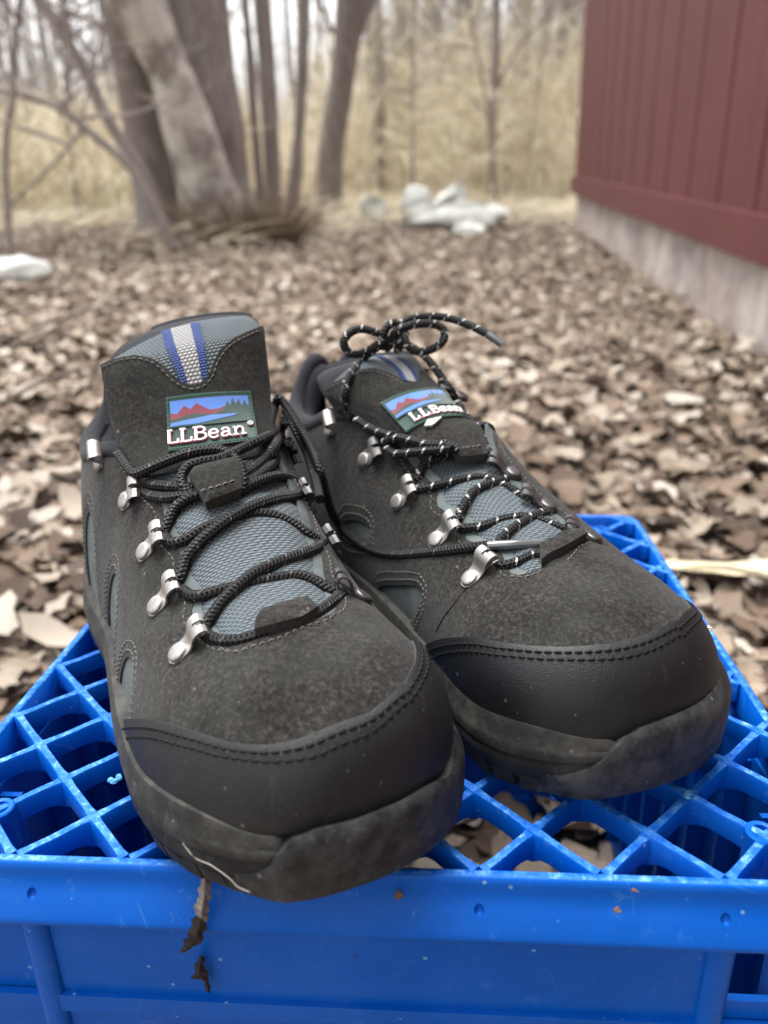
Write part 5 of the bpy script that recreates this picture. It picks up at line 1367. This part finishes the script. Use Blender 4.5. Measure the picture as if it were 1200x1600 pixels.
def lcb(*pts, surfs=None, r=R): lace.tube(SB.curve(pts, surfs or [LB]), r, 10)
lcb((776, 880, .3), (785, 884, .42), (806, 879, .42), (830, 868, .42), (846, 864, .4), (875, 846, .42), (900, 836, .5))
lcb((772, 862, .3), (779, 846, .6), (797, 829, .75), (818, 815, .85), (839, 804, .8), (858, 799, .5))
lcb((718, 825, .3), (731, 825, .45), (755, 822, .42), (788, 811, .42), (824, 808, .45), (854, 817, .5), (885, 829, .5))
lcb((716, 812, .3), (720, 798, .55), (727, 786, .6), (742, 767, .75), (764, 756, .85), (792, 748, .6))
lcb((652, 764, .3), (665, 763, .45), (695, 756, .42), (725, 749, .42), (755, 747, .42), (785, 757, .45), (815, 775, .5), (830, 784, .5))
lcb((652, 750, .3), (657, 735, .5), (666, 723, .55), (684, 716, .5), (704, 711, .4), (730, 710, .35))
lcb((600, 690, .3), (622, 684, .5), (650, 690, .5), (672, 695, .5), (696, 694, .45), (715, 700, .3), surfs=[FB, LB])
lcb((605, 700, .3), (618, 709, .45), (645, 707, .45), (675, 704, .42), (704, 701, .4), surfs=[FB, LB])
lcb((556, 655, .5), (576, 668, .5), (596, 676, .5), (614, 681, .5), surfs=[FB, LB])
lcb((717, 628, .3), (722, 644, .5), (738, 660, .5), (750, 676, .45), (757, 694, .4), (770, 718, .4), surfs=[FB, LB])
lcb((745, 685, .2), (756, 700, .4), (770, 715, .4), (788, 732, .4), surfs=[FB, LB])
z0 = 40.3          # distance of the knot
lcb((552, 652, .6), (543, 642, 1.), (538, 618, .5, FB), (545, 590, .4, FB), (562, 566, .4, NB), (582, 548, 0, None), (605, 534, 0, z0-.3), (622, 532, 0, z0), surfs=[LB])
lcb((712, 622, .4), (703, 608, 0, 39.6), (690, 590, 0, 39.8), (675, 569, 0, 40.2), (660, 553, 0, 40.6), (640, 541, 0, z0+.3), (618, 534, 0, z0+.2), surfs=[LB])
lcb((612, 532, 0, z0), (600, 524, 0, z0-.2), (586, 519, 0, z0-.6), (566, 514, 0, z0-1.), (548, 519, 0, z0-1.2), (537, 534, 0, z0-1.2), (543, 549, 0, z0-1.1), (557, 554, 0, z0-1.), (573, 548, 0, z0-.9), (590, 539, 0, z0-.6), (606, 531, 0, z0-.3))
lcb((612, 530, 0, z0-.3), (618, 519, 0, z0-.5), (634, 511, 0, z0-.7), (656, 506, 0, z0-.7), (680, 507, 0, z0-.5), (694, 517, 0, z0-.4), (692, 533, 0, z0-.5), (676, 545, 0, z0-.6), (656, 550, 0, z0-.6), (640, 543, 0, z0-.5), (632, 530, 0, z0-.3), (633, 520, 0, z0))
lcb((616, 527, 0, z0+.1), (624, 510, 0, z0), (640, 499, 0, z0+.1), (663, 495, 0, z0+.2), (688, 495, 0, z0+.2), (712, 500, 0, z0), (738, 510, 0, z0-.3), (762, 522, 0, z0-.6))
lcb((600, 545, 0, z0-.2), (598, 524, 0, z0-.5), (608, 508, 0, z0-.5), (619, 505, 0, z0-.3), (620, 522, 0, z0-.35), (612, 540, 0, z0-.1))
lcb((604, 545, 0, z0), (614, 536, 0, z0-.45), (626, 538, 0, z0-.3), (620, 548, 0, z0+.1))
lobB = SB.put(lace, 'lace', LACE_B, sharp=80)
mb = MB(); mb.tube(SB.curve([(760, 521, 0, z0-.58), (772, 529, 0, z0-.7), (785, 538, 0, z0-.8)], [LB], 10), .2, 12); SB.put(mb, 'aglet', AGLET, lobB)
# ------------------------------------------------------------------ bits that lie on the crate and the shoes
DRY = NM('dry_leaf_shred'); _n = DRY.noise(500, 5, .7); DRY = DRY.set(DRY.ramp(_n, [(.3, (.07, .057, .048)), (.7, (.26, .23, .2))]), .85, 0., DRY.bump(_n, .6, .001))
DRYK = mat_plain('blackened_leaf', (.013, .0085, .0065), .85, 0, 400, .5, .5)
def crate_thing(name, label, cat, c, group=None):
    M = M_CRATE.copy(); M.translation = Vector(crate2world(c)); return thing(name, label, cat, M, group)
def shred(label, rows, m, cat='leaf', tipm=None):
    """a torn leaf strip: rows of (left px, right px, gap from the wall plane) on the crate front"""
    P = []
    for a, b, Y in rows:
        r = []
        for t in (0, .5, 1):
            px = np.array(a, float)*(1-t)+np.array(b, float)*t; d = px_ray(px); yy = Y-(.12 if t == .5 else 0); r.append(np.array([0, 0, HCM])+d*(yy/d[1]))
        P.append(r)
    P = np.array(P); nr = len(P); t = np.linspace(0, nr-1, 4*nr); P = np.stack([np.stack([np.interp(t, np.arange(nr), P[:, j, q]) for q in range(3)], 1) for j in range(3)], 1)
    P[1:-1, (0, 2), 0] += rng.normal(0, .045, (len(P)-2, 2)); P[:, 1, 1] += rng.normal(0, .03, len(P)); c = P[0, 1].copy(); o = crate_thing('leaf_shred', label, cat, c)
    mb = MB(); k = int(len(P)*.56)
    mb.grid(P[:k]); mb.grid(P[:k]+[0, .03, 0], flip=True); mb.build('blade', m, o, c, .01)
    if tipm: g = MB(); g.grid(P[k-1:]); g.grid(P[k-1:]+[0, .03, 0], flip=True); g.build('tip', tipm, o, c, .01)
    return o
shred('long torn dead leaf hanging below the toe of the untied shoe', [((317, 1358), (319, 1359), 18.9), ((313, 1376), (329, 1380), 18.7), ((310, 1400), (327, 1408), 18.45), ((306, 1420), (325, 1428), 18.3), ((303, 1436), (322, 1450), 18.25), ((296, 1458), (317, 1470), 18.2), ((287, 1476), (311, 1476), 18.3), ((280, 1490), (288, 1488), 18.4)], DRY, tipm=DRYK)
shred('small black leaf scrap stuck on the crate wall below the long torn leaf', [((313, 1494), (318, 1496), 19.1), ((306, 1508), (318, 1512), 19.05), ((297, 1530), (324, 1524), 19.), ((318, 1530), (326, 1532), 19.02), ((322, 1550), (328, 1552), 19.1)], DRYK, tipm=DRYK)
CR = mat_plain('leaf_crumb', (.13, .075, .05), .9, 0, 900, .5)
for (px, Y, s_, lab) in [((622, 1398), 18.95, .2, 'brown leaf crumb on the rim below the toe of the untied shoe'), ((992, 1393), 19.05, .15, 'brown leaf crumb high on the rim under the tied shoe'), ((965, 1422), 18.75, .13, 'pale leaf crumb low on the rim under the tied shoe'), ((1115, 1517), 19.22, .14, 'leaf crumb stuck on the crate wall below the rim')]:
    d = px_ray(px); c = np.array([0, 0, HCM])+d*(Y/d[1]); o = crate_thing('leaf_crumb', lab, 'leaf crumb', c)
    mb = MB(); an = np.sort(rng.uniform(0, 6.28, 6)); zz = np.array([0, -.8, .6]); yy = np.cross(zz, [1, 0, 0])
    ring = np.array([[np.array([1., 0, 0])*cos(a)*s_*rng.uniform(.7, 1.1)+yy*sin(a)*s_*rng.uniform(.7, 1.1)] for a in an])[:, 0]
    V = np.vstack([ring, ring*.8+zz*.06]); n = 6; mb.add(c+V, [tuple(range(6))[::-1], tuple(range(6, 12))]+[(i, (i+1) % n, n+(i+1) % n, n+i) for i in range(n)]); mb.build('flake', CR, o, c, .01)
LINT = mat_plain('white_lint', (.62, .6, .54), .9)
def strand(label, pts, surfs, r, cat='thread'):
    P = SB.curve(pts, surfs); c = P[0].copy(); o = crate_thing('loose_thread', label, cat, c); mb = MB(); mb.tube(P, r, 5); mb.build('strand', LINT, o, c, .01)
WA, WB_ = SA.wall, SB.wall
strand('pale hair lying on the toe cap of the tied shoe', [(1082, 990, .4), (1081, 1012, .4), (1077, 1032, .4), (1072, 1050, .4), (1076, 1064, .4), (1088, 1078, .4)], [LB], .018)
strand('pale thread stuck along the sole of the untied shoe', [(258, 1236, .25), (262, 1252, .25), (268, 1262, .26), (272, 1288, .28), (285, 1316, .3), (305, 1340, .32), (330, 1352, .34), (358, 1372, .36), (372, 1386, .36), (392, 1394, .36)], [WA], .018)
P = SB.curve([(1108, 983, .5)]*1+[(1109, 984, .5), (1110, 985, .5)], [LB]); c = P[0].copy(); o = crate_thing('lint', 'tuft of white lint on the edge of the tied shoe toe cap', 'lint', c); mb = MB()
for k in range(14): d = rng.normal(size=3)*.11; mb.tube([c-d*.4, c+d*.3+rng.normal(size=3)*.04, c+d], .03, 5)
mb.build('fibres', LINT, o, c, .01)
# dry reed stalk lying on the leaves by the crate, twig on the other side
def stick(name, label, cat, pts, r, m):
    P = np.array([ground_pt(p[:2], p[2]) for p in pts]); c = np.array([P[0][0], P[0][1], 0]); o = thing(name, label, cat, Matrix.Translation(c)); mb = MB(); Q = catmull(P-c, 24); mb.tube(Q, r*np.linspace(1, .6, 24), 7); mb.build('stalk', m, o)
    return o, Q
PALE = mat_plain('pale_stalk', (.55, .48, .33), .8, 0, 60, .25); TW = mat_plain('twig_bark', (.13, .105, .085), .9, 0, 80, .4, .5)
o, Q = stick('reed_stalk', 'pale dry reed stalk lying in the leaves beside the crate', 'reed', [(1230, 905, .06), (1150, 888, .06), (1095, 884, .055), (1040, 890, .045)], .005, PALE)
mb = MB(); G = np.array([[Q[20]+np.array([-.02*t*10*.5, .005*t, .004*sin(t*3)])+np.array([.0, .012*j*(1-t*.5), .004*abs(j)]) for j in (-1, 0, 1)] for t in np.linspace(-2.2, 1.6, 8)]); mb.grid(G); mb.grid(G-[0, 0, .001], flip=True); mb.build('sheath', PALE, o)
stick('fallen_twig', 'long grey twig lying across the leaves near the tall tongue', 'twig', [(-20, 640, .05), (60, 600, .06), (130, 575, .05), (175, 590, .03)], .006, TW)
stick('fallen_twig', 'thin twig lying in the leaves below the flat pale stone', 'twig', [(-20, 540, .04), (90, 500, .06), (200, 470, .05), (330, 470, .03)], .007, TW)

WATER = NM('water'); WATER = WATER.set((1, 1, 1), .02, 0., None, Transmission_Weight=1., IOR=1.33)
for px, r in [((555, 1497), .11), ((574, 1516), .06), ((486, 1545), .05), ((342, 1532), .06), ((782, 1574), .1), ((256, 1520), .05), ((846, 1546), .05), ((640, 1452), .05), ((700, 1438), .06), ((920, 1560), .06)]:
    Y = 19.33 if px[1] > 1478 else 18.78
    d = px_ray(px); c = np.array([0, 0, HCM])+d*(Y/d[1]); o = crate_thing('water_drop', 'small bead of water clinging to the blue crate front', 'water drop', c, 'water drops on the crate front')
    mb = MB(); mb.lathe([(r*cos(a), r*.75*sin(a)) for a in np.linspace(0, pi/2, 6)][::1], c, np.array([[1., 0, 0], [0, 0, 1], [0, -1, 0]]), 12); mb.build('bead', WATER, o, c, .01)
